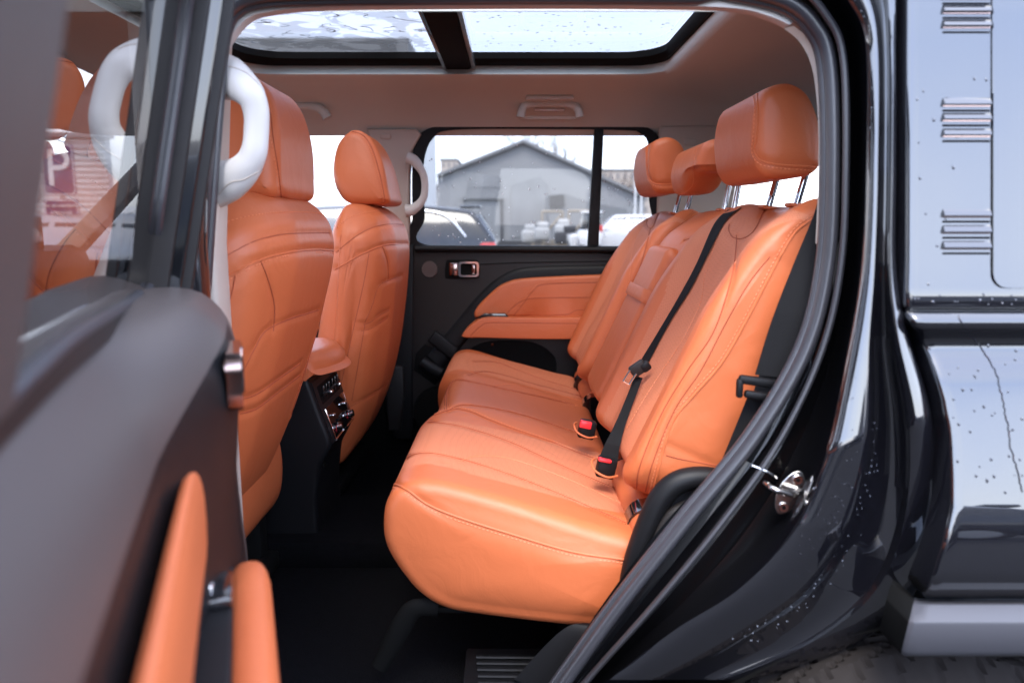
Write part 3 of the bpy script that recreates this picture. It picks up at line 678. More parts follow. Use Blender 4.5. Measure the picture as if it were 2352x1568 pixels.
# ceiling handles on the far side
mb = mk(); mb.tube(sm(PL([(1196, 270), (1200, 252), (1212, 241), (1262, 238), (1312, 241), (1328, 254), (1332, 270)], 2.50), 50), [.014, .012, .0105, .0105, .012, .014], M['liner'], 12)
mb.prism(PL(rrect(1185, 1342, 238, 275, 16, 40), 2.56), (0, .03, 0), M['liner'], .005); mb.box(P(1262, 253, 2.53), (.10, .02, .01), M['ivory'], .003); mb.build('grab_handle', hl)
mb = mk(); mb.prism(PL([(1210, 220), (1316, 220), (1320, 230), (1206, 230)], 2.45), (0, .03, .01), M['trimbeige'], .003); mb.build('reading_lamp', hl)
mb = mk(); mb.tube(sm(PL([(640, 248), (690, 244), (725, 247), (742, 256), (752, 272)], 2.50), 50), [.011, .011, .012, .014, .016], M['liner'], 12); mb.build('grab_handle', hl)
# ================================================================== near side of the SUV
def smk(pts, per=14):
    p = np.array(pts, float); N = len(p); out = []
    for i in range(N - 1):
        p0, p1, p2, p3 = p[max(i - 1, 0)], p[i], p[i + 1], p[min(i + 2, N - 1)]
        for j in range(per):
            t = j / per; out.append(.5 * (2 * p1 + (p2 - p0) * t + (2 * p0 - 5 * p1 + 4 * p2 - p3) * t * t + (3 * p1 - p0 - 3 * p2 + p3) * t ** 3))
    return np.array(out + [p[-1]])
Ca = smk([(1650, -45), (1800, -12), (1880, 50), (1918, 150), (1925, 400), (1912, 620), (1862, 810), (1745, 1010), (1590, 1200), (1440, 1390), (1330, 1540), (1260, 1640)])
Cc = smk([(1650, -150), (1880, -90), (1950, 0), (1991, 110), (1991, 400), (1980, 620), (1948, 818), (1905, 1030), (1831, 1210), (1700, 1350), (1550, 1446), (1400, 1560)])
Cd = smk([(1650, -250), (1990, -200), (2055, -60), (2060, 100), (2060, 400), (2060, 610), (2085, 760), (2143, 960), (2154, 1170), (2110, 1350), (1960, 1482), (1740, 1560)])
nk = len(Ca); kk = np.linspace(0, 11, nk)
def yy(*v): return np.interp(kk, np.arange(12), v)
tum = yy(.045, .043, .038, .031, .013, 0, -.017, -.036, -.038, -.028, -.016, -.004)
tumv = yy(.045, .043, .038, .031, .013, .004, .006, -.004, -.02, -.022, -.014, -.004)
def cv3(uv, Y): return np.array([P(u, v, y) for (u, v), y in zip(uv, Y)])
def mix(a, b, t): return a + (b - a) * t
one = np.ones(nk)
rows = [(mix(Ca, Cc, -.25), 1.105 * one), (mix(Ca, Cc, 0), 1.105 * one), (mix(Ca, Cc, .12), 1.10 * one), (mix(Ca, Cc, .22), 1.065 * one), (mix(Ca, Cc, .34), 1.060 * one), (mix(Ca, Cc, .42), 1.085 * one), (mix(Ca, Cc, .55), 1.10 * one), (mix(Ca, Cc, .72), 1.085 * one),
        (mix(Ca, Cc, .88), 1.035 * one), (mix(Ca, Cc, .95), .985 * one + tum), (mix(Ca, Cc, 1.0), .972 * one + tum), (mix(Cc, Cd, .10), .966 * one + tum)]
low = yy(0, 0, 0, 0, 0, 0, .3, .5, .3, .1, 0, 0)
for t, y, dl in ((.3, .962, 0), (.36, .962, .002), (.40, .970, .008), (.47, .976, .016), (.56, .977, .024), (.64, .976, .02), (.72, .969, .008), (.77, .960, -.004), (.84, .958, -.014), (.94, .960, -.010), (.98, .966, 0), (1.0, .98, 0), (1.01, 1.02, 0)):
    rows.append((mix(Cc, Cd, t), y * one + dl * low + t * .05 * yy(0, 0, 0, 0, 0, 0, 0, .1, .7, 1, 1, 1) + (tumv if .38 < t < .75 else tum)))
mb = mk(); mb.grid(np.array([cv3(uv, Y) for uv, Y in rows]), M['paint'], matfn=lambda i, j: M['jamb'] if i < 8 else None)
body = mb.build('body', suv, angle=60)
# rubber flange along the outer jamb edge and thin weather lip
mb = mk(); mb.tube(cv3(mix(Ca, Cc, .27), 1.058 * one), .005, M['rubber'], 8); mb.build('weather_lip', body)
# gap and quarter panel
zv = [(-220, 1.005), (-100, .995), (0, .992), (100, .985), (200, .978), (300, .9715), (400, .965), (500, .9585), (600, .9512), (660, .9455), (700, .9412), (706, .942), (709, .951), (713, .951), (716, .941), (722, .938), (732, .932), (745, .930), (756, .934), (766, .944), (776, .951), (790, .954), (806, .951), (830, .944)]
vv = np.linspace(860, 1165, 12); yq = .934 - .046 * ((vv - 860) / 305) ** .86
zv += list(zip(vv, yq)) + [(1200, .8835), (1250, .879), (1310, .878), (1350, .882), (1368, .895), (1375, .92)]
le = lambda v: np.interp(v, [-220, 600, 690, 712, 760, 840, 913, 1003, 1100, 1165, 1283, 1365], [2086, 2084, 2082, 2084, 2108, 2142, 2166, 2183, 2187, 2187, 2162, 2128])
A = []
for v, y in zv:
    p0 = P(le(v), v, y); z = p0[2]; xe = .98
    A.append([p0 + [.002, .05, 0], p0 + [.0, .006, 0], p0 + [.002, .0015, 0], p0 + [.006, 0, 0]] + [np.array([x, y, z]) for x in np.linspace(p0[0] + .015, xe, 14)])
mb = mk(); mb.grid(np.array(A), M['paint'])
# lap in the paint: black gap filler behind
mb.grid(np.array([[P(le(v) - 30, v, 1.03), P(le(v) + 30, v, 1.03)] for v, _ in zv]), M['darkplastic'])
quarter = mb.build('quarter_panel', body, 'wet black quarter panel mirroring the sky', angle=50)
for g in ((-4, 29, 62), (242, 276, 312), (497, 534, 570)):
    for v in g:
        y = np.interp(v, [a for a, _ in zv], [b for _, b in zv]); p0, p1 = P(2166, v, y - .001), P(2274, v, y - .001)
        mb = mk(); L = p1[0] - p0[0]; c = (p0 + p1) / 2
        mb.prism([c + [-L / 2, .0015, .009], c + [-L / 2, -.0018, .0055], c + [-L / 2, -.0042, .0012], c + [-L / 2, -.0040, .0002], c + [-L / 2, .002, .0002]], (L, 0, 0), M['paint'], 0)
        mb.box(c + [0, .0004, -.0008], (L, .002, .0016), M['leather_in'] if False else M['darkchrome'], 0)
        mb.prism([c + [-L / 2, .002, -.004], c + [-L / 2, -.0014, -.0065], c + [-L / 2, .002, -.0105]], (L, 0, 0), M['paint'], 0)
        mb.build('vent_louvre', quarter)

mb = mk()
y_of = lambda v: np.interp(v, [a for a, _ in zv], [b for _, b in zv])
A = []
for v in list(np.linspace(-215, 620, 24)) + [632, 642, 650, 656, 659.5, 661]:
    ul = 2279 + (0 if v < 629 else 32 - math.sqrt(max(0, 32 ** 2 - (v - 629) ** 2))); y = y_of(v)
    A.append([P(ul, v, y + .004), P(ul, v, y - .0018), P(ul + 3, v, y - .003)] + [np.array([x, y - .003, P(ul, v, y)[2]]) for x in np.linspace(P(ul + 10, v, y)[0], .975, 5)])
A.append([q + np.array([0, .006, -.001]) for q in A[-1]])
mb.grid(np.array(A), M['paint']); mb.build('quarter_glass', quarter)
# drops and a run of water on the paint
mb = mk()
def on_q(u, v): return P(u, v, y_of(v) - .0006)
for k in range(85):
    u = random.uniform(2100, 2350); v = random.choice([random.gauss(695, 10), random.uniform(830, 1140), random.uniform(780, 1100), random.uniform(0, 700)])
    if v > 1160 or (700 < v < 725) or u < le(v) + 8: continue
    r = random.uniform(.0007, .0018); mb.ball(on_q(u, v), r, M['dropdark'], (1, .4, random.uniform(1, 2)), 6)
for g in (29, 62, 242, 276, 312, 497, 534, 570):
    for k in range(5): u = random.uniform(2172, 2270); mb.ball(on_q(u, g - 8) - [0, .002, 0], random.uniform(.0010, .0018), M['dropdark'], (2.2, .6, .8), 6)
pth = [on_q(u, v) for u, v in sm([(2200, 725), (2228, 770), (2255, 800), (2285, 850), (2300, 900), (2312, 960), (2325, 1040), (2340, 1090), (2348, 1130)], 60)]
pth = [p + np.array([RNG.normal(0, .0006), 0, 0]) for p in pth]; mb.tube(pth, .0009, M['dropdark'], 6, flat=(1, .6))
for u0, v0 in ((2120, 740), (2200, 1180), (2240, 1250)): pass
for k in range(140):     # jamb face beads
    i = random.randint(28, nk - 30); uv = mix(Cc[i], Cd[i], random.uniform(.06, .34)); y = .9645 + tum[i]
    mb.ball(P(uv[0], uv[1], y), random.uniform(.0004, .0011), M['dropdark'], (1, .4, 1.2), 5)
for k in range(260):
    i = random.randint(96, nk - 14); uv = mix(Cc[i], Cd[i], random.uniform(.04, .5)); mb.ball(P(uv[0], uv[1], .963 + .01 * low[i] * (random.random())), random.uniform(.0006, .0016), M['dropdark'], (1, .45, 1), 5)
mb.build('water_beads', body, kind='stuff')
# wheel arch flare, liner, tyre
fr = [(1374, .935), (1380, .905), (1384, .888), (1388, .880), (1428, .858), (1434, .857), (1496, .862), (1503, .868), (1506, .90)]
mb = mk(); A = []
for v, y in fr:
    p0 = P(np.interp(v, [1380, 1500], [2104, 2074]) , v, y); A.append([p0 + [0, .06, 0], p0 + [0, .004, 0], p0 + [.004, 0, 0]] + [np.array([x, y, p0[2]]) for x in np.linspace(p0[0] + .02, .98, 6)])
mb.grid(np.array(A), M['claddding'], matfn=lambda i, j: M['darkplastic'] if j < 1 else None); mb.build('wheel_arch_flare', body, 'matt grey wheel arch flare')  # end return coloured black to stand in for its shadow
mb = mk(); A = []
CX, CZ = .60, .345
for a in np.linspace(R(20), R(160), 40): A.append([(CX + .43 * math.cos(a), y, CZ + .415 * math.sin(a)) for y in (.985, 1.05, 1.3)])
mb.grid(np.array(A), M['darkplastic']); mb.build('arch_liner', body)
mb = mk(); NT = 360; tp = [(.945, .30), (.935, .33), (.940, .352), (.955, .366), (.968, .373)] + [(y, .378) for y in np.linspace(.98, 1.18, 26)] + [(1.195, .370), (1.21, .34), (1.20, .29)]
A = np.zeros((NT, len(tp), 3))
for i in range(NT):
    a = 2 * math.pi * i / NT
    for j, (y, r) in enumerate(tp):
        if 4 <= j <= 31:
            if min(abs(y - g) for g in (1.02, 1.06, 1.10, 1.14)) < .005: r -= .009
            if ((i + int((y - 1) * 260)) % 9) == 0: r -= .008
        elif 1 < j < 4 and i % 9 < 2: r -= .004
        A[i, j] = (CX + r * math.cos(a), y, CZ + r * math.sin(a))
mb.grid(A, M['tyre'], cu=True); wheel = mb.build('wheel', suv, 'rear tyre under the wheel arch', angle=25)
mb = mk(); mb.tube([(CX, .955, CZ), (CX, 1.15, CZ)], [.27, .27], M['claddding'], 40); mb.build('rim', wheel)
# ---- seal around the opening
lp = sm([(438, 720), (445, 640), (456, 470), (470, 280), (482, 130), (497, 50), (525, 8), (578, -18), (700, -28), (1200, -33), (1640, -32)], 90)
s1 = np.concatenate([lp[:-2], (Ca + (mix(Ca, Cc, 0) - Cc) * 0 + 0)])
tg = np.gradient(s1, axis=0); tg /= np.linalg.norm(tg, axis=1)[:, None]; nin = np.stack([-tg[:, 1], tg[:, 0]], 1)   # towards the opening
sy = np.interp(s1[:, 1], [-50, 600, 1500], [1.085, 1.075, 1.05])
mb = mk()
mb.tube(cv3(s1 + nin * 13, sy), .0125, M['rubber'], 14, flat=(1, .8)); mb.tube(cv3(s1 + nin * 30, sy + .008), .0075, M['rubber'], 10)
mb.build('door_seal', body, 'dark grey rubber seal around the door opening')
# light pillar edge trims inside the seal
mb = mk()
L = sm([(482, 700), (488, 600), (494, 500), (501, 382), (508, 250), (520, 140), (540, 95), (575, 55), (620, 38), (760, 26), (1200, 22), (1560, 24), (1690, 30), (1760, 48), (1800, 66)], 120)
mb.grid(np.stack([cv3(L + [0, 0], 1.12 * np.ones(120)), cv3(L, 1.112 * np.ones(120)), cv3(L + (np.array([1150, 500]) - L) * -.02, 1.10 * np.ones(120)), cv3(L + (np.array([1150, 500]) - L) * -.09, 1.10 * np.ones(120))]), M['ivory'])
Rr = sm([(1800, 66), (1835, 95), (1862, 145), (1875, 220), (1880, 330), (1878, 450), (1873, 560)], 60)
mb.grid(np.stack([cv3(Rr, 1.13 * np.ones(60)), cv3(Rr, 1.11 * np.ones(60)), cv3(Rr + [22, -6], 1.10 * np.ones(60))]), M['trimbeige'])
ptrim = mb.build('pillar_trim', suv, 'ivory trim edge just inside the rubber door seal')
mb = mk(); mb.tube(sm([P(u, v, y) for u, v, y in [(470, 168, 1.14), (505, 174, 1.13), (545, 190, 1.11), (575, 218, 1.10), (588, 255, 1.10), (589, 300, 1.10), (583, 350, 1.10), (564, 386, 1.105), (535, 410, 1.115), (495, 426, 1.13), (465, 430, 1.14)]], 80), [.030, .030, .027, .020, .0165, .0155, .0155, .0165, .021, .027, .030, .030], M['ivory'], 20, flat=(1, .7, (0, 1, 0))) if False else mb.tube(sm([P(u, v, y) for u, v, y in [(470, 168, 1.14), (505, 174, 1.13), (545, 190, 1.11), (575, 218, 1.10), (588, 255, 1.10), (589, 300, 1.10), (583, 350, 1.10), (564, 386, 1.105), (535, 410, 1.115), (495, 426, 1.13), (465, 430, 1.14)]], 80), [.034, .034, .032, .025, .020, .0185, .0185, .020, .025, .031, .034, .034], M['ivory'], 20, flat=(.6, .98, (0, 1, 0)))
mb.seams([([(503, 447), (528, 420), (560, 412), (594, 394)], 'g'), ([(512, 150), (545, 158), (572, 172), (596, 196)], 'g')]); mb.build('grab_handle', ptrim, 'large white D-shaped pillar grab handle')
mb = mk(); mb.prism([(-.50, 1.035, .5), (-.435, 1.035, .5), (-.435, 1.035, 1.3), (-.41, 1.06, 1.66), (-.50, 1.06, 1.7)], (0, .04, 0), M['paint'], .01)
mb.prism([(-.56, 1.10, .5), (-.44, 1.10, .5), (-.44, 1.10, 1.3), (-.42, 1.13, 1.66), (-.56, 1.13, 1.66)], (0, .06, 0), M['trimbeige'], .01)
mb.build('pillar', body)
mb = mk(); mb.box((-1.0, 1.02, 1.72), (1.3, .12, .10), M['paint'], .03); mb.box((-1.7, 1.0, .85), (.6, .14, .75), M['paint'], .05); mb.box((0, 1.06, .42), (1.3, .10, .10), M['paint'], .02); mb.box((-1.1, 1.06, .42), (1.2, .10, .10), M['paint'], .02)
mb.box((1.3, 1.3, 1.86), (1.7, .5, .02), M['paint'], .008); mb.build('sill', body)
# black inner trim between backrest and opening
mb = mk()
Tl = sm([(1882, 440), (1870, 500), (1830, 600), (1770, 780), (1712, 950), (1650, 1085), (1560, 1105), (1500, 1180), (1462, 1290), (1447, 1345), (1400, 1425), (1300, 1440), (1180, 1560)], 120)
Tr = sm([(1930, 440), (1925, 560), (1905, 680), (1850, 830), (1800, 930), (1740, 1040), (1680, 1120), (1620, 1190), (1560, 1260), (1500, 1330), (1450, 1400), (1400, 1460), (1300, 1600)], 120)
mb.grid(np.stack([cv3(Tl, 1.165 * np.ones(120)), cv3(Tl, 1.145 * np.ones(120)), cv3(mix(Tl, Tr, .3), 1.135 * np.ones(120)), cv3(Tr, 1.12 * np.ones(120))]), M['plastic'])
mb.tube(sm([P(u, v, 1.125) for u, v in [(1448, 1345), (1462, 1280), (1490, 1200), (1520, 1140), (1560, 1106), (1620, 1098), (1680, 1110)]], 50), .019, M['plastic'], 14)
mb.tube(sm([P(u, v, 1.115) for u, v in [(1500, 1290), (1512, 1230), (1545, 1180), (1600, 1155), (1640, 1150)]], 40), .010, M['doorplastic'], 12)
mb.build('quarter_trim', suv, 'black plastic trim beside the nearest backrest')
# ---- belts
def onsurf(L, n, off=.007):
    b = [BVHTree.FromPolygons([v.co[:] for v in o.data.vertices], [p.vertices[:] for p in o.data.polygons]) for o in (b1, b3, bench, bpy.data.objects['armrest'])]
    ds, ks = [], []
    LL = sm(L, n)
    for i, (u, v) in enumerate(LL):
        d = Vector(ray(u, v)).normalized(); t = [h[3] for h in (q.ray_cast(Vector(CAMP), d) for q in b) if h[0] is not None]
        if t: ds.append(min(t) - off); ks.append(i)
    ds = np.interp(np.arange(n), ks, ds)
    k = np.ones(9) / 9; dd = np.convolve(np.pad(ds, 4, mode='edge'), k, 'valid'); dd = np.minimum(dd, ds)
    return np.array([CAMP + np.array(Vector(ray(u, v)).normalized()) * t for (u, v), t in zip(LL, dd)])
def ribbon2(mb, L, Rt, m, n=60, th=.0014, off=.007):
    a, b = onsurf(L, n, off), onsurf(Rt, n, off)
    A = np.stack([a, a * .75 + b * .25, a * .5 + b * .5, a * .25 + b * .75, b]); B = A + [0, th, 0]; mb.grid(np.concatenate([A, B[::-1]]), m, cu=True)
def ribbon(mb, L, Rt, YL, YR, m, n=50, th=.0016):
    L, Rt = sm(L, n), sm(Rt, n); a = np.array([P(u, v, y) for (u, v), y in zip(L, np.interp(np.linspace(0, 1, n), np.linspace(0, 1, len(YL)), YL))]); b = np.array([P(u, v, y) for (u, v), y in zip(Rt, np.interp(np.linspace(0, 1, n), np.linspace(0, 1, len(YR)), YR))])
    A = np.stack([a, a * .75 + b * .25, a * .5 + b * .5, a * .25 + b * .75, b]); A[1:4, :, 1] -= .0008
    B = A + [0, th, 0]; mb.grid(np.concatenate([A, B[::-1]]), m, cu=True); return A
mb = mk()
ribbon(mb, [(1886, 430), (1871, 490), (1822, 610), (1772, 740), (1735, 860)], [(1960, 430), (1945, 500), (1905, 620), (1862, 745), (1825, 870)], [1.14, 1.13, 1.12, 1.115], [1.115, 1.11, 1.10, 1.10], M['webbing'])
ribbon(mb, [(1722, 900), (1690, 980), (1645, 1088), (1600, 1180)], [(1800, 920), (1762, 1000), (1705, 1100), (1650, 1190)], [1.115, 1.12, 1.13], [1.10, 1.10, 1.11], M['webbing'])
belt = mb.build('seat_belt', suv, 'black outboard belt hanging beside the nearest backrest')
mb = mk(); c = (P(1742, 876, 1.095)); mb.box(c, (.062, .012, .014), M['plastic'], .005, rot=Matrix.Rotation(R(8), 3, 'Y')); mb.box(c + [.004, 0, -.022], (.05, .012, .012), M['plastic'], .004, rot=Matrix.Rotation(R(8), 3, 'Y'))
mb.box(c + [-.028, 0, -.010], (.010, .012, .03), M['plastic'], .004); mb.build('belt_guide', belt)
mb = mk()
ribbon2(mb, [(1672, 482), (1640, 515), (1600, 605), (1560, 680), (1510, 765), (1458, 850)], [(1704, 476), (1668, 506), (1628, 580), (1588, 660), (1538, 740), (1486, 838)], M['webbing'])
ribbon(mb, [(1458, 862), (1440, 910), (1412, 975), (1385, 1030), (1372, 1068)], [(1476, 868), (1462, 905), (1440, 965), (1425, 1020), (1416, 1076)], [1.455, 1.43, 1.40, 1.37, 1.36], [1.45, 1.425, 1.395, 1.36, 1.35], M['webbing'])
mb.build('lap_strand', belt); mb.V = mb.V
belt2 = bpy.data.objects['lap_strand']; belt2.name = 'seat_belt'; belt2.parent = suv; belt2.matrix_parent_inverse = Matrix.Translation(-suv.location); belt2['label'] = 'black middle belt running down to its red-topped buckle'
mb = mk(); c = P(1466, 846, 1.442); rt = Matrix.Rotation(R(-35), 3, 'Y')
mb.box(c, (.034, .012, .026), M['doorplastic'], .004, rot=rt); mb.box(c + [.014, 0, .004], (.020, .016, .020), M['plastic'], .005, rot=rt)
a = P(1448, 864, 1.435); bdir = np.array([-.5, 0, -.85]); s_ = np.array([.85, 0, -.5]) * .007
for k in (-1, 1): mb.tube([a + s_ * k - bdir * .01, a + s_ * k + bdir * .016], .0022, M['chrome'], 8)
mb.tube([a + s_ + bdir * .016, a - s_ + bdir * .016], .0022, M['chrome'], 8); mb.build('belt_tongue', belt2)
for (u, v, Y, lab) in ((1348, 985, 1.55, 'black buckle with red button standing up from the bench'), (1392, 1072, 1.36, 'black buckle holding the middle belt tongue')):
    c = P(u, v, Y); mb = mk(); mb.box(c, (.036, .026, .040), M['plastic'], .005, rot=Matrix.Rotation(R(12), 3, 'Y'))
    bk = mb.build('belt_buckle', bench, lab)
    mb = mk(); mb.box(c + [-.004, -.010, .013 if Y > 1.5 else .017], (.026, .014, .016 if Y > 1.5 else .007), M['red'], .003, rot=Matrix.Rotation(R(12), 3, 'Y')); mb.build('release_button', bk)
    mb = mk(); mb.tube(sm([c + [-.022, .012, .012], c + [-.028, -.002, .010], c + [-.022, -.018, -.002], c + [0, -.024, -.012], c + [.02, -.016, -.012]], 30), .0022, M['leather'], 8); mb.build('buckle_pocket', bk)
# ---- door striker
mb = mk(); c = P(1815, 1132, 1.045)
pl = [c + [x * .021, 0, z] for x, z in []]
n_ = 36; pts = []
ax, az = np.array([.40, 0, .92]), np.array([.92, 0, -.40])
for k in range(n_): w = 2 * math.pi * k / n_; pts.append(c + ax * .036 * math.cos(w) + az * .015 * math.sin(w) * (1 + .25 * abs(math.sin(w))))
mb.prism(pts, (0, .005, 0), M['steel'], .0012)
for k in (-1, 1): q = c + ax * .023 * k; mb.tube([q - [0, .0035, 0], q], [.0068, .0075], M['chrome'], 16); mb.tube([q - [0, .0040, 0], q - [0, .003, 0]], .003, M['darkplastic'], 6)
mb.tube(sm([c + [.012, -.002, .004], c + [-.004, -.02, .006], c + [-.026, -.026, .013], c + [-.036, -.020, .016], c + [-.038, -.002, .016]], 40), .0048, M['steel'], 10)
mb.build('door_striker', body)
mb = mk(); q = P(1760, 1080, 1.06); mb.tube(sm([q + [-.022, 0, .008], q + [0, -.006, 0], q + [.014, -.004, -.010]], 20), .0025, M['steel'], 8); mb.build('catch', body)
# sill tread pad
mb = mk(); mb.box((.045, 1.17, .548), (.26, .20, .012), M['plastic'], .02)
for k in range(9): y = 1.235 - .019 * k; mb.tube([(-.065 + .002 * k, y, .557), (.16, y - .004, .557)], .005, M['plastic'], 8, flat=(.7, 1))
mb.build('tread_pad', suv, 'ribbed rubber pad at the foot of the opening')
# ================================================================== the open rear door, swung out towards the camera
BETA = R(20); H = np.array([-.3525, .94]); Dv = np.array([math.sin(BETA), -math.cos(BETA)]); Nv = np.array([math.cos(BETA), math.sin(BETA)])
def DL(d, n, z): q = H + Dv * d + Nv * n; return np.array([q[0], q[1], z])
X0 = P(950, 700, 2.6)[0]
def dz(uv): return [(lambda p: (p[0] - X0, p[2]))(P(u, v, 2.6)) for u, v in uv]
def near(uv, n): return np.array([DL(d, n(z, d) if callable(n) else n, z) for d, z in dz(uv)])
N3 = np.array([Nv[0], Nv[1], 0])
secA = sm([(-.150, 1.225), (-.147, 1.243), (-.125, 1.252), (-.08, 1.254), (-.040, 1.246), (-.012, 1.215), (-.001, 1.165), (-.004, 1.10), (-.010, 1.03), (-.008, .96), (-.004, .90), (0, .75), (-.004, .58), (-.04, .50), (-.14, .46)], 70)
secB = sm([(-.150, 1.225), (-.147, 1.243), (-.130, 1.248), (-.108, 1.238), (-.085, 1.213), (-.068, 1.185), (-.058, 1.150), (-.056, 1.11), (-.052, 1.06), (-.045, 1.0), (-.03, .93), (-.005, .75), (-.008, .58), (-.04, .50), (-.14, .46)], 70)
jcut = int(np.argmax((secB[:, 1] < 1.165) & (np.arange(70) > 8)))
mb = mk(); A = []
cen = np.array([-.09, .9])
for d, ins in [(-.006, .5), (-.0055, .03), (-.004, .010), (0, .003), (.006, 0)] + [(x, 0) for x in np.linspace(.03, .84, 40)] + [(.85, .003), (.856, .01), (.858, .5)]:
    sec = secA + (secB - secA) * float(sstep(.16, .42, d)); q = sec + (cen - sec) * ins; A.append([DL(d, a, b) for a, b in q])
A = np.array(A); mb.grid(A, M['skylitplastic'], matfn=lambda i, j: M['plastic'] if j >= jcut and i > 5 else None)
ndoor = mb.build('door', suv, 'open near rear door with orange armrest, out of focus', angle=50)
mb = mk(); mb.prism([DL(-.005, -.15, 1.235), DL(.86, -.15, 1.235), DL(.86, -.17, .8), DL(.84, -.16, .46), DL(.0, -.16, .46), DL(-.005, -.17, .8)], -N3 * .03, M['paint'], .01); mb.build('door_skin', ndoor)
FL = (1, 1)
def bolster(uv, n, rz, rn, name, dzz=0):
    c = near(sm(uv, 40), n) + np.array([0, 0, dzz]); m_ = mk(); N_ = len(c); A_ = np.zeros((N_, 20, 3))
    for i in range(N_):
        t = i / (N_ - 1); k = math.sin(min(1, t / .16) * math.pi / 2) ** .8 if t < .16 else 1; k = max(k, .04)
        for j in range(20):
            w = 2 * math.pi * j / 20; cw, sw = math.cos(w), math.sin(w); e = .75
            A_[i, j] = c[i] + N3 * rn * k * math.copysign(abs(cw) ** e, cw) + np.array([0, 0, rz * k * math.copysign(abs(sw) ** e, sw)])
    m_.grid(A_, M['leather'], cv=True); return m_.build(name, ndoor)
bolster([(1098, 724), (1125, 700), (1160, 688), (1250, 684), (1450, 682)], -.042, .050, .0095, 'door_insert')
ar = bolster([(1062, 768), (1080, 758), (1110, 753), (1200, 753), (1440, 753)], .000, .034, .021, 'armrest', -.012)
mb = mk(); mb.prism(near(lo, -.014) - np.array([0, 0, .012]), -N3 * .05, M['plastic'], .006); mb.box(DL(.31, -.036, .996), (.045, .06, .012), M['piano'], .004, rot=Matrix.Rotation(BETA, 3, 'Z')); mb.box(DL(.31, -.036, 1.004), (.012, .028, .008), M['chrome'], .003, rot=Matrix.Rotation(BETA, 3, 'Z'))
mb.build('window_switch', ndoor)
def ring3(mb, o, i, th, m): mb.grid(np.stack([o - N3 * th, o, i, i - N3 * th]), m, cv=True)
mb = mk(); ring3(mb, near(rrect(1024, 1102, 600, 638, 8, 48), .004), near(rrect(1034, 1092, 605, 632, 5, 48), .002), .014, M['darkchrome']); mb.prism(near(rrect(1026, 1054, 602, 636, 4, 24), .006), -N3 * .006, M['darkchrome'], .002); mb.build('door_handle', ndoor)
nf = lambda z, d=0: -.050 + .20 * (z - 1.25) - .055 * float(sstep(.0, .09, d))
mb = mk(); fl = lambda z, d: nf(z, d); nb = lambda z: -.050 + .20 * (z - 1.25)
wo, wi = near(win_out, lambda z, d: nb(z) - .042), near(win_in, lambda z, d: nb(z) - .044); wi = wo + (wi - wo) * np.where(win_in[:, :1] < 1010, .45, 1)
ring3(mb, wo, wi, .03, M['doorplastic']); mb.tube(wi - N3 * .004, .005, M['rubber'], 8, closed=True)
for d0, d1, n1, n0, mm in ((-.034, -.022, -.004, -.053, 'piano'), (-.022, -.006, 0, -.053, 'doorplastic'), (-.006, .003, -.012, -.053, 'piano'), (.003, .013, -.026, -.053, 'doorplastic')):
    q = [DL(d0, nb(z) + n1, z) if k == 0 else DL(d1, nb(z) + n1, z) for k, z in ((0, 1.22), (1, 1.22), (1, 1.46), (1, 1.72), (0, 1.72), (0, 1.46))]
    mb.prism(q, N3 * (n0 - n1), M[mm], .004)
mb.prism([DL(-.02, nb(1.66) - .01, 1.655), DL(.8, nb(1.66) - .03, 1.655), DL(.8, nb(1.72) - .03, 1.72), DL(-.02, nb(1.72) - .01, 1.72)], -N3 * .05, M['doorplastic'], .01)
mb.prism([DL(.60, nf(1.66) - .040, 1.66), DL(.78, nf(1.66) - .040, 1.66), DL(.78, nf(1.24) - .040, 1.24), DL(.61, nf(1.24) - .040, 1.24)], -N3 * .03, M['skylitplastic'], .012)
nfr = mb.build('window_frame', ndoor)
mb = mk(); mb.add(near(win_out, lambda z, d: nb(z) - .050), [tuple(range(160))], M['pane_door']); mb.build('window_pane', ndoor)
# ================================================================== outside
def tag(o, label, cat, group=None):
    o['label'] = label; o['category'] = cat
    if group: o['group'] = group
    return o
mb = mk(); mb.add([(-900, -900, 0), (900, -900, 0), (900, 900, 0), (-900, 900, 0)], [(0, 1, 2, 3)], M['asphalt']); g = mb.build('ground', None, kind='structure')
OM = dict(
    sheet=mat('grey_corrugated_sheet', (.34, .345, .35), .6, var=.2, vscale=.12), sheetd=mat('darker_sheet', (.25, .255, .26), .6, var=.35, vscale=.5),
    roofm=mat('roof_sheet', (.22, .225, .23), .6), shut=mat('pale_shutter', (.42, .43, .43), .5), conc=mat('concrete_block', (.45, .40, .36), .8, var=.2, vscale=.3),
    beige=mat('beige_wall', (.55, .48, .42), .8, var=.15, vscale=.5), white=mat('white_wall', (.78, .78, .76), .6), winm=mat('dark_window', (.08, .09, .10), .1, coat=1),
    winfar=mat('haze_paled_window', (.30, .28, .27), .3), bark=mat('bark', (.12, .08, .06), .9), blackpaint=mat('parked_black_paint', (.01, .012, .016), .12, coat=1), whitepaint=mat('parked_white_paint', (.8, .8, .8), .25, coat=1),  # winfar: far panes paled to stand in for distance haze
    silverpaint=mat('parked_silver_paint', (.45, .46, .48), .25, metal=.6, coat=1), carglass=mat('car_glass', (.02, .025, .03), .05, coat=1), wood=mat('pallet_wood', (.30, .25, .19), .8),
    bagm=mat('white_sacks', (.45, .45, .44), .8), redl=mat('red_lens', (.6, .03, .02), .2, coat=1), blue=mat('sign_blue', (.012, .04, .17), .5), signw=mat('sign_white', (.85, .85, .85), .4), scrap=mat('dark_scrap', (.06, .06, .065), .8, var=.5, vscale=4))
YH = 60.
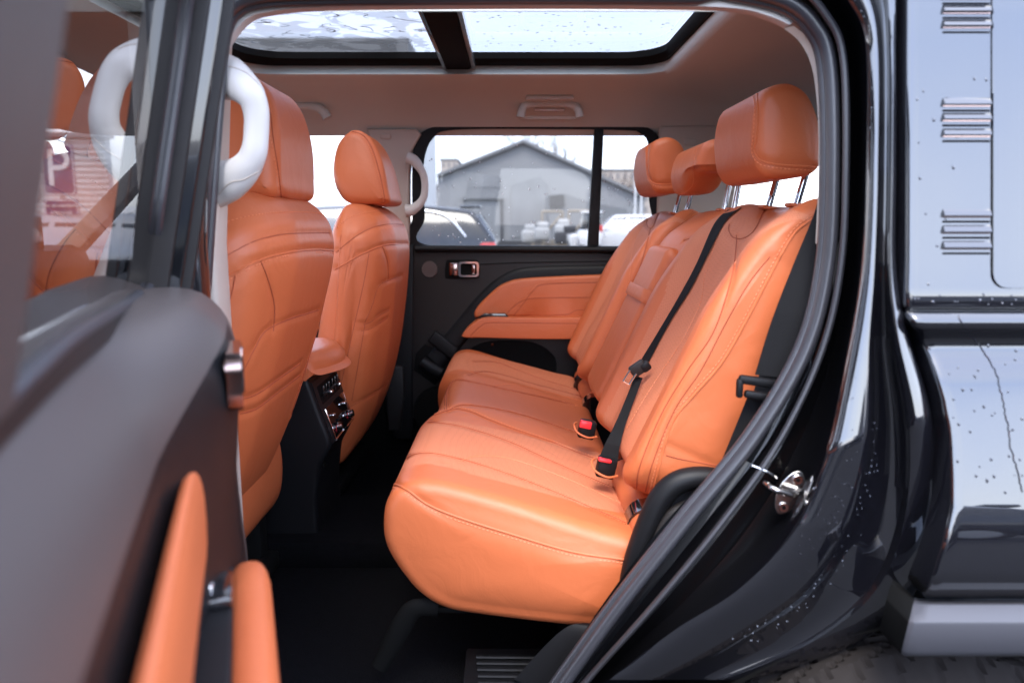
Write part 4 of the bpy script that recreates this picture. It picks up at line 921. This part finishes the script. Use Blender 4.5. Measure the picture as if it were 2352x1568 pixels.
# --- hall with a gable
hall = empty('warehouse', (P(1202, 500, YH)[0], YH, 0), 'grey gabled warehouse with a pale roller door beyond the parked cars', 'warehouse')
gl = [P(1005, 408, YH), P(1202, 330, YH), P(1400, 420, YH + 0), P(1480, 457, YH)]
def g0(u): q = P(u, 500, YH); return np.array([q[0], YH, 0])
mb = mk(); mb.prism([g0(1005)] + gl + [g0(1480)], (0, 35, 0), OM['sheet'], 0)
for u in np.arange(1010, 1478, 7.0):
    zt = np.interp(u, [1005, 1202, 1400, 1480], [q[2] for q in gl]); b0 = g0(u); mb.box((b0[0], YH - .03, zt / 2), (.07, .06, zt - .1), OM['sheet'], 0)
wall = mb.build('wall', hall)
mb = mk()
for pl in ([(1074, 430), (1078, 412), (1105, 402), (1150, 404), (1152, 430)], [(1175, 425), (1240, 405), (1258, 425), (1258, 545), (1172, 545)]): mb.prism(PL(pl, YH - .10), (0, .04, 0), OM['sheetd'], 0)  # darker grey panels set on the gable wall
mb.build('darker_cladding', wall)
mb = mk(); mb.prism(PL([(1073, 430), (1150, 433), (1152, 456), (1070, 456)], YH - .16), (0, .06, 0), OM['roofm'], 0); mb.build('cladding_panel', wall)
mb = mk(); mb.prism([P(1070, 458, YH - .2), P(1150, 460, YH - .2), P(1150, 552, YH - .2) * [1, 1, 0], P(1070, 552, YH - .2) * [1, 1, 0]], (0, .1, 0), OM['shut'], 0)
for k in range(16): v = 464 + 5.4 * k; a, b = P(1071, v, YH - .22), P(1149, v, YH - .22); mb.box((a + b) / 2, (b[0] - a[0], .05, .05), OM['roofm'], 0)
d = mb.build('roller_door', hall)
mb = mk(); mb.box((P(1110, 455, YH - .3)), (3.2, .5, .18), OM['roofm'], 0); mb.box(P(1152, 510, YH - .25) * [1, 1, 0] + [0, 0, 1.6], (.16, .3, 3.2), OM['scrap'], 0); mb.build('door_frame', hall)
mb = mk()
for a, b in ((gl[0], gl[1]), (gl[1], gl[2]), (gl[2], gl[3])):
    dlt = b - a; mb.prism([a + [0, -.5, .02], b + [0, -.5, .02], b + [0, -.5, .28], a + [0, -.5, .28]], (0, 36, 0), OM['roofm'], 0)
mb.build('roof', hall)
shed = empty('shed', (P(1310, 500, 52)[0], 52, 0), 'small light lean-to shed in front of the warehouse with a dark gable end', 'shed')
mb = mk(); mb.prism([P(1262, 447, 52), P(1296, 445, 52), P(1360, 466, 52), P(1440, 480, 52), P(1440, 545, 52) * [1, 1, 0], P(1262, 545, 52) * [1, 1, 0]], (0, 6, 0), OM['roofm'], 0); mb.build('wall', shed)
mb = mk(); mb.prism(PL([(1262, 450), (1295, 446), (1297, 474), (1262, 478)], 51.8), (0, .1, 0), OM['scrap'], 0); mb.build('gable_panel', shed)
# --- far blocks
def block(u0, u1, vt, Y, name, label, m, nu, nz, dep=14, vz=None):
    x0, x1, zt = P(u0, vt, Y)[0], P(u1, vt, Y)[0], P((u0 + u1) / 2, vt, Y)[2]
    e = empty(name, ((x0 + x1) / 2, Y, 0), label, 'building')
    mb = mk(); mb.box(((x0 + x1) / 2, Y + dep / 2, zt / 2), (x1 - x0, dep, zt), m, 0); mb.box(((x0 + x1) / 2, Y + dep / 2, zt + .15), (x1 - x0 + .4, dep + .4, .3), OM['roofm'], 0); mb.build('wall', e)
    sx, sz = (x1 - x0) / nu, (zt - 1) / nz
    proto = None
    for i in range(nu):
        for j in range(nz):
            c = (x0 + (i + .5) * sx, Y - .02, 1 + (j + .5) * sz)
            if proto is None:
                mb = mk(); mb.box((0, 0, 0), (sx * .45, .1, sz * .5), OM['winfar'], 0); w = proto = mb.build('window', None)
            else: w = proto.copy(); COL.objects.link(w)
            w.parent = e; w.location = (c[0] - e.location[0], c[1] - e.location[1], c[2])
    return e
block(1012, 1050, 368, 150, 'apartment_block', 'distant beige tower block left of the warehouse roof', OM['beige'], 3, 7)
block(1378, 1560, 392, 140, 'apartment_block', 'long pale apartment block on the horizon right of the warehouse', OM['beige'], 11, 5)
block(930, 1004, 430, 90, 'apartment_block', 'low pale building left behind the warehouse corner', OM['conc'], 6, 2)
b = empty('white_building', (-9.5, 24, 0), 'white building with a flat canopy seen between the front seats', 'building')
mb = mk(); mb.box((-6.6, 28, 2.7), (6.8, 8, 5.4), OM['white'], 0); mb.box((-6.6, 28, 6.2), (6.8, 8, 1.6), OM['roofm'], 0); mb.build('wall', b)
mb = mk(); mb.box((-9.0, 23.6, 5.6), (5, 2.5, .35), OM['white'], 0); mb.box((-7.0, 23.8, 2.7), (.22, .22, 5.4), OM['white'], 0); mb.build('canopy', b)
mb = mk(); [mb.box((-8.6, 23.97, z), (1.1, .06, 1.2), OM['winm'], 0) for z in (1.6, 3.9)]; mb.build('window', b)
# --- buildings behind the camera (they only show in the paint and the glass)
for cx, w_, h_, m, lab in ((9, 12, 2.6, 'conc', 'low concrete garage row behind the photographer, mirrored in the quarter panel'), (-14, 14, 4, 'beige', 'beige two storey building behind the photographer to the left')):
    e = empty('building', (cx, -19, 0), lab, 'building'); mb = mk(); mb.box((cx, -22, h_ / 2), (w_, 6, h_), OM[m], 0); mb.build('wall', e)
    mb = mk(); mb.box((cx - w_ / 4, -18.97, .9), (w_ / 5, .06, 1.2), OM['winm'], 0); mb.build('window', e); mb = mk(); mb.box((cx + w_ / 4, -18.97, 1.05), (1, .06, 2.1), OM['scrap'], 0); mb.build('door', e)
# --- bare trees
def tree(x, y, h, label, seed):
    rnd = random.Random(seed); e = empty('bare_tree', (x, y, 0), label, 'tree', 'bare trees beyond the warehouse')
    T, B = mk(), mk()
    def br(p, d, L, r, lv):
        n = 5; pts = [p]; dd = d.copy()
        for i in range(n): dd = dd + np.array([rnd.gauss(0, .10), rnd.gauss(0, .10), .05]); dd /= np.linalg.norm(dd); pts.append(pts[-1] + dd * L / n)
        (T if lv == 0 else B).tube(pts, [r, r * .6], OM['bark'], 6 if lv == 0 else 3, cap=False)
        if lv < 4:
            for k in range(rnd.randint(3, 5)):
                q = pts[rnd.randint(2 if lv == 0 else 1, n)]; nd_ = dd + np.array([rnd.gauss(0, .6), rnd.gauss(0, .6), rnd.gauss(.15, .3)]); nd_ /= np.linalg.norm(nd_); br(q, nd_, L * rnd.uniform(.5, .7), r * .5, lv + 1)
    br(np.array([x, y, 0.]), np.array([0, 0, 1.]), h * .5, h * .016, 0)
    T.build('trunk', e); B.build('crown', e)
for i, (u, Y, h, lab) in enumerate(((1225, 110, 18, 'tall bare tree rising behind the warehouse ridge'), (1275, 105, 15, 'bare tree just right of the warehouse ridge'), (1415, 70, 7, 'brown bare tree in the narrow side pane, left of the white poles'), (1435, 66, 6, 'brown bare tree in the narrow side pane, beside the white poles'), (985, 80, 7.5, 'bare tree left of the warehouse by the low building'), (1350, 115, 13, 'bare tree above the right roof slope of the warehouse'))):
    p = P(u, 500, Y); tree(p[0], Y, h, lab, i + 3)
for i, u in enumerate((1458, 1472)):
    p = P(u, 500, 44); e = tag(empty('flag_pole', (p[0], 44, 0)), ['left of the two white poles behind the parked white cars', 'right of the two white poles behind the parked white cars'][i], 'pole')
    mb = mk(); mb.cyl((p[0], 44, 0), (p[0], 44, 5.0), .07, OM['signw'], 10, .05); mb.build('pole', e); mb = mk(); mb.ball((p[0], 44, 5.05), .10, OM['signw']); mb.build('finial', e)
# --- parked cars
def car(tailx, y, L, Wd, Hh, pm, label, rz=0, group='cars parked in the yard'):
    e = empty('parked_car', (tailx - L / 2, y, 0), None, None); tag(e, label, 'car', group)
    cx = tailx - L / 2
    def X(t): return cx - L / 2 + t * L          # nose at t=0, tail at t=1
    b = [(0, .45), (.0, .75), (.03, .92), (.22, 1.02), (.27, 1.06), (.40, Hh - .08), (.46, Hh - .01), (.70, Hh), (.86, Hh - .05), (.93, Hh - .12), (.985, 1.18), (1.0, 1.05), (1.0, .5), (.98, .32), (.9, .28), (.1, .28), (.02, .34)]
    pr = sm([(X(t), z) for t, z in b], 110, True)
    def xf(A):
        A = A.copy(); t = np.clip((A[:, 2] - 1.0) / (Hh - 1.0), 0, 1); A[:, 1] = y + (A[:, 1] - y) * (1 - .24 * t ** 1.3); return A
    mb = mk(); profile_body(mb, pr, y - Wd / 2, y + Wd / 2, pm, r=.10, ny=8, xf=xf); bd = mb.build('body', e)
    side = lambda z, s: y + s * (Wd / 2 * (1 - .24 * max(0, (z - 1.0) / (Hh - 1.0)) ** 1.3) + .006)
    for s in (-1, 1):
        for pl in ([(.30, 1.06), (.41, Hh - .14), (.52, Hh - .10), (.52, 1.06)], [(.535, 1.06), (.535, Hh - .10), (.70, Hh - .11), (.70, 1.06)], [(.715, 1.06), (.715, Hh - .11), (.80, Hh - .13), (.90, 1.13), (.88, 1.08)]):
            mb = mk(); mb.prism([(X(t), side(z, s), z) for t, z in pl], (0, -s * .03, 0), OM['carglass'], .004); mb.build('window', e)
        for t in (.18, .81):
            mb = mk(); mb.tube([(X(t), y + s * (Wd / 2 - .22), .34), (X(t), y + s * (Wd / 2 + .01), .34)], .34, M['tyre'], 28); w = mb.build('wheel', e)
            mb = mk(); mb.tube([(X(t), y + s * (Wd / 2), .34), (X(t), y + s * (Wd / 2 + .02), .34)], .22, OM['silverpaint'], 20); mb.build('rim', w)
        mb = mk(); mb.box((X(.975), y + s * (Wd / 2 - .16), 1.0), (.24, .34, .13), OM['redl'], .03); mb.build('tail_light', e)
        mb = mk(); mb.box((X(.02), y + s * (Wd / 2 - .22), .82), (.16, .3, .12), OM['signw'], .03); mb.build('headlight', e)
    mb = mk(); mb.prism([(X(.295), y - Wd * .38, 1.08), (X(.295), y + Wd * .38, 1.08), (X(.405), y + Wd * .33, Hh - .09), (X(.405), y - Wd * .33, Hh - .09)], (-.02, 0, .02), OM['carglass'], .003); mb.build('windscreen', e)
    mb = mk(); mb.prism([(X(.99), y - Wd * .36, 1.14), (X(.99), y + Wd * .36, 1.14), (X(.94), y + Wd * .32, Hh - .14), (X(.94), y - Wd * .32, Hh - .14)], (.03, 0, .0), OM['carglass'], .003); mb.build('rear_window', e)
    mb = mk(); mb.box((X(.915), y, Hh - .03), (.32, Wd * .62, .035), pm, .015); mb.build('spoiler', e)
    if pm is OM['blackpaint']:
        mb = mk(); mb.tube(sm([(X(t), side(z, -1) - .006, z) for t, z in [(.60, Hh - .07), (.74, Hh - .09), (.84, Hh - .17), (.905, 1.14)]], 30), .022, M['chrome'], 8, flat=(1, .3, (0, 0, 1))); mb.build('chrome_trim', e)
    if rz:
        e.rotation_euler = (0, 0, rz)
    return e
car(-.24, 12, 4.7, 1.9, 1.62, OM['blackpaint'], 'black parked SUV with a chrome line, just outside the far window')
x = P(1424, 500, 32)[0]; car(x + 2.4, 32, 4.6, 1.85, 1.72, OM['whitepaint'], 'white parked SUV in the narrow side pane, half hidden by the pane bar')
x = P(1470, 500, 30)[0]; car(x + 4.2, 29, 4.6, 1.85, 1.78, OM['whitepaint'], 'white parked SUV behind the far rear backrest')
car(-4.2, 13.5, 4.6, 1.85, 1.62, OM['whitepaint'], 'white parked car seen between the two front headrests')
car(-3.35, 9.6, 4.4, 1.8, 1.45, OM['silverpaint'], 'silver parked car with wet glass seen between the front seats')
car(4.6, -5.2, 4.7, 1.9, 1.62, OM['blackpaint'], 'black car added behind the photographer on the right to darken the paint reflections')  # unseen cars added behind the camera to darken the mirrored horizon
car(-2.2, -6.5, 4.7, 1.9, 1.62, OM['blackpaint'], 'black car added behind the photographer on the left to darken the paint reflections')
car(11.5, -6.0, 4.7, 1.9, 1.62, OM['blackpaint'], 'black car added farthest right behind the photographer for dark reflections')
# small white loader and goods by the hall
def pallet(u, Y, n, label, kind):
    p = P(u, 500, Y); x = p[0]; e = tag(empty('pallet_stack', (x, Y, 0)), label, 'pallet')
    mb = mk()
    for k in range(n):
        for j in (-.5, 0, .5): mb.box((x + j, Y, .06 + k * .15), (.1, 1, .09), OM['wood'], 0)
        for j in range(5): mb.box((x, Y - .45 + .22 * j, .12 + k * .15), (1.2, .12, .02), OM['wood'], 0)
    mb.build('pallet', e)
    if kind == 'bag':
        mb = mk(); mb.box((x, Y, .15 * n + .5), (.85, .8, .7), OM['bagm'], .15, seg=3); mb.box((x + .05, Y, .15 * n + .95), (.6, .6, .4), OM['bagm'], .12, seg=3); mb.build('sack', e)
    elif kind == 'frame':
        mb = mk(); z0 = .15 * n
        for a, b_ in (((-.6, 0), (-.6, 1.6)), ((.6, 0), (.6, 1.6)), ((-.6, 1.6), (.6, 1.6)), ((-.6, .1), (.6, 1.5))): mb.tube([(x + a[0], Y - .4, z0 + a[1]), (x + b_[0], Y - .4, z0 + b_[1])], .07, OM['wood'], 4)
        mb.build('crate_frame', e)
    else:
        mb = mk(); mb.box((x, Y, .15 * n + .35), (1.1, .9, .6), OM['scrap'], .1); mb.box((x + .2, Y, .15 * n + .8), (.6, .7, .3), OM['scrap'], .08); mb.build('scrap_heap', e)
for u, Y, n, lab, kd in ((1215, 42, 1, 'leftmost white sack pile by the warehouse', 'bag'), (1245, 41, 2, 'taller white sack pile second from the left', 'bag'), (1268, 44, 3, 'wooden crate frame beside the white sacks', 'frame'), (1292, 40, 3, 'white sacks on stacked pallets in front of the shed', 'bag'), (1300, 38, 2, 'dark scrap heaped on pallets in front of the shed', 'scrap'), (1330, 42, 3, 'wooden crate frame in front of the shed', 'frame'), (1340, 37, 2, 'dark scrap heap nearest the pane bar', 'scrap')): pallet(u, Y, n, lab, kd)
p = P(1352, 500, 30); e = tag(empty('loader', (p[0], 30, 0)), 'small white loader with a red lamp beside the window bar', 'loader')
mb = mk(); mb.box(p * [1, 0, 0] + [0, 30, .75], (.9, 1.6, .7), OM['whitepaint'], .12); mb.build('body', e)
mb = mk(); mb.box(p * [1, 0, 0] + [.1, 30.2, 1.4], (.75, 1.0, .7), OM['carglass'], .06); mb.box(p * [1, 0, 0] + [.1, 30.2, 1.8], (.85, 1.1, .08), OM['whitepaint'], .03); mb.build('cab', e)
mb = mk(); mb.box(p * [1, 0, 0] + [.42, 29.3, 1.15], (.14, .1, .3), OM['redl'], .03); mb.build('lamp', e)
for s in (-1, 1):
    mb = mk(); mb.tube([p * [1, 0, 0] + [s * .3 - .1, 29.4, .3], p * [1, 0, 0] + [s * .3 + .1, 29.4, .3]], .3, M['tyre'], 20); mb.build('wheel', e)
# --- parking sign before a pale ribbed wall (shows through the door glass)
YS = 9.0
e = tag(empty('ribbed_wall', (P(150, 420, YS + 1)[0], YS + 1, 0)), 'pale ribbed metal wall behind the parking sign', 'wall')
a, b_ = P(20, 316, YS + 1), P(238, 316, YS + 1)
mb = mk(); mb.box(((a[0] + b_[0]) / 2, YS + 1.1, a[2] / 2), (b_[0] - a[0], .1, a[2]), OM['white'], 0)
for k in range(40): z = a[2] - .04 - k * .075; mb.box(((a[0] + b_[0]) / 2, YS + 1.04, z), (b_[0] - a[0], .05, .035), OM['white'], .008)
mb.build('cladding', e); mb = mk(); mb.box(((a[0] + b_[0]) / 2, YS + 1.05, a[2] + .03), (b_[0] - a[0] + .1, .25, .06), OM['roofm'], 0); mb.build('coping', e)
c = (P(133, 390, YS)); e = tag(empty('parking_sign', (c[0], YS, 0)), 'blue parking sign with a white P and a text plate below', 'sign')
mb = mk(); mb.cyl((c[0], YS + .05, 0), (c[0], YS + .05, c[2] + .35), .03, OM['silverpaint'], 12); mb.build('post', e)
def text(s, size, loc, m, parent, name='lettering', ext=.004):
    cu = bpy.data.curves.new(name, 'FONT'); cu.body = s; cu.size = size; cu.extrude = ext; cu.align_x = 'CENTER'; cu.align_y = 'CENTER'
    t = bpy.data.objects.new('tmp', cu); COL.objects.link(t); dg = bpy.context.evaluated_depsgraph_get(); me = bpy.data.meshes.new_from_object(t.evaluated_get(dg)); bpy.data.objects.remove(t)
    me.materials.clear(); me.materials.append(m); o = bpy.data.objects.new(name, me); COL.objects.link(o); me.transform(Matrix.Translation(Vector(loc)) @ Matrix.Rotation(R(90), 4, 'X')); o.parent = parent; return o
def plate(c, w, h, name):
    f = lambda ww, hh, yo: [c + [x, yo, z] for x, z in rrect(-ww / 2, ww / 2, -hh / 2, hh / 2, .03, 40)]
    mb = mk(); mb.prism(f(w, h, 0), (0, .01, 0), OM['blue'], 0); mb.grid(np.stack([np.array(f(w - .02, h - .02, -.003)), np.array(f(w - .045, h - .045, -.003))]), OM['signw'], cv=True)
    o = mb.build(name, e); o2 = o; return o
pl = plate(c, .40, .60, 'plate'); t = text('P', .62, tuple(c + [0, -.006, -.0]), OM['signw'], pl)
c2 = c - [0, 0, .50]; pl2 = plate(c2, .42, .32, 'plate')
for k, s_ in enumerate(('Для автомобилей', 'клиентов', 'сервиса')): text(s_, .055, tuple(c2 + [0, -.006, .08 - .08 * k]), OM['signw'], pl2)
for t in bpy.data.objects:
    if t.name.startswith('lettering'): t.matrix_parent_inverse = Matrix()
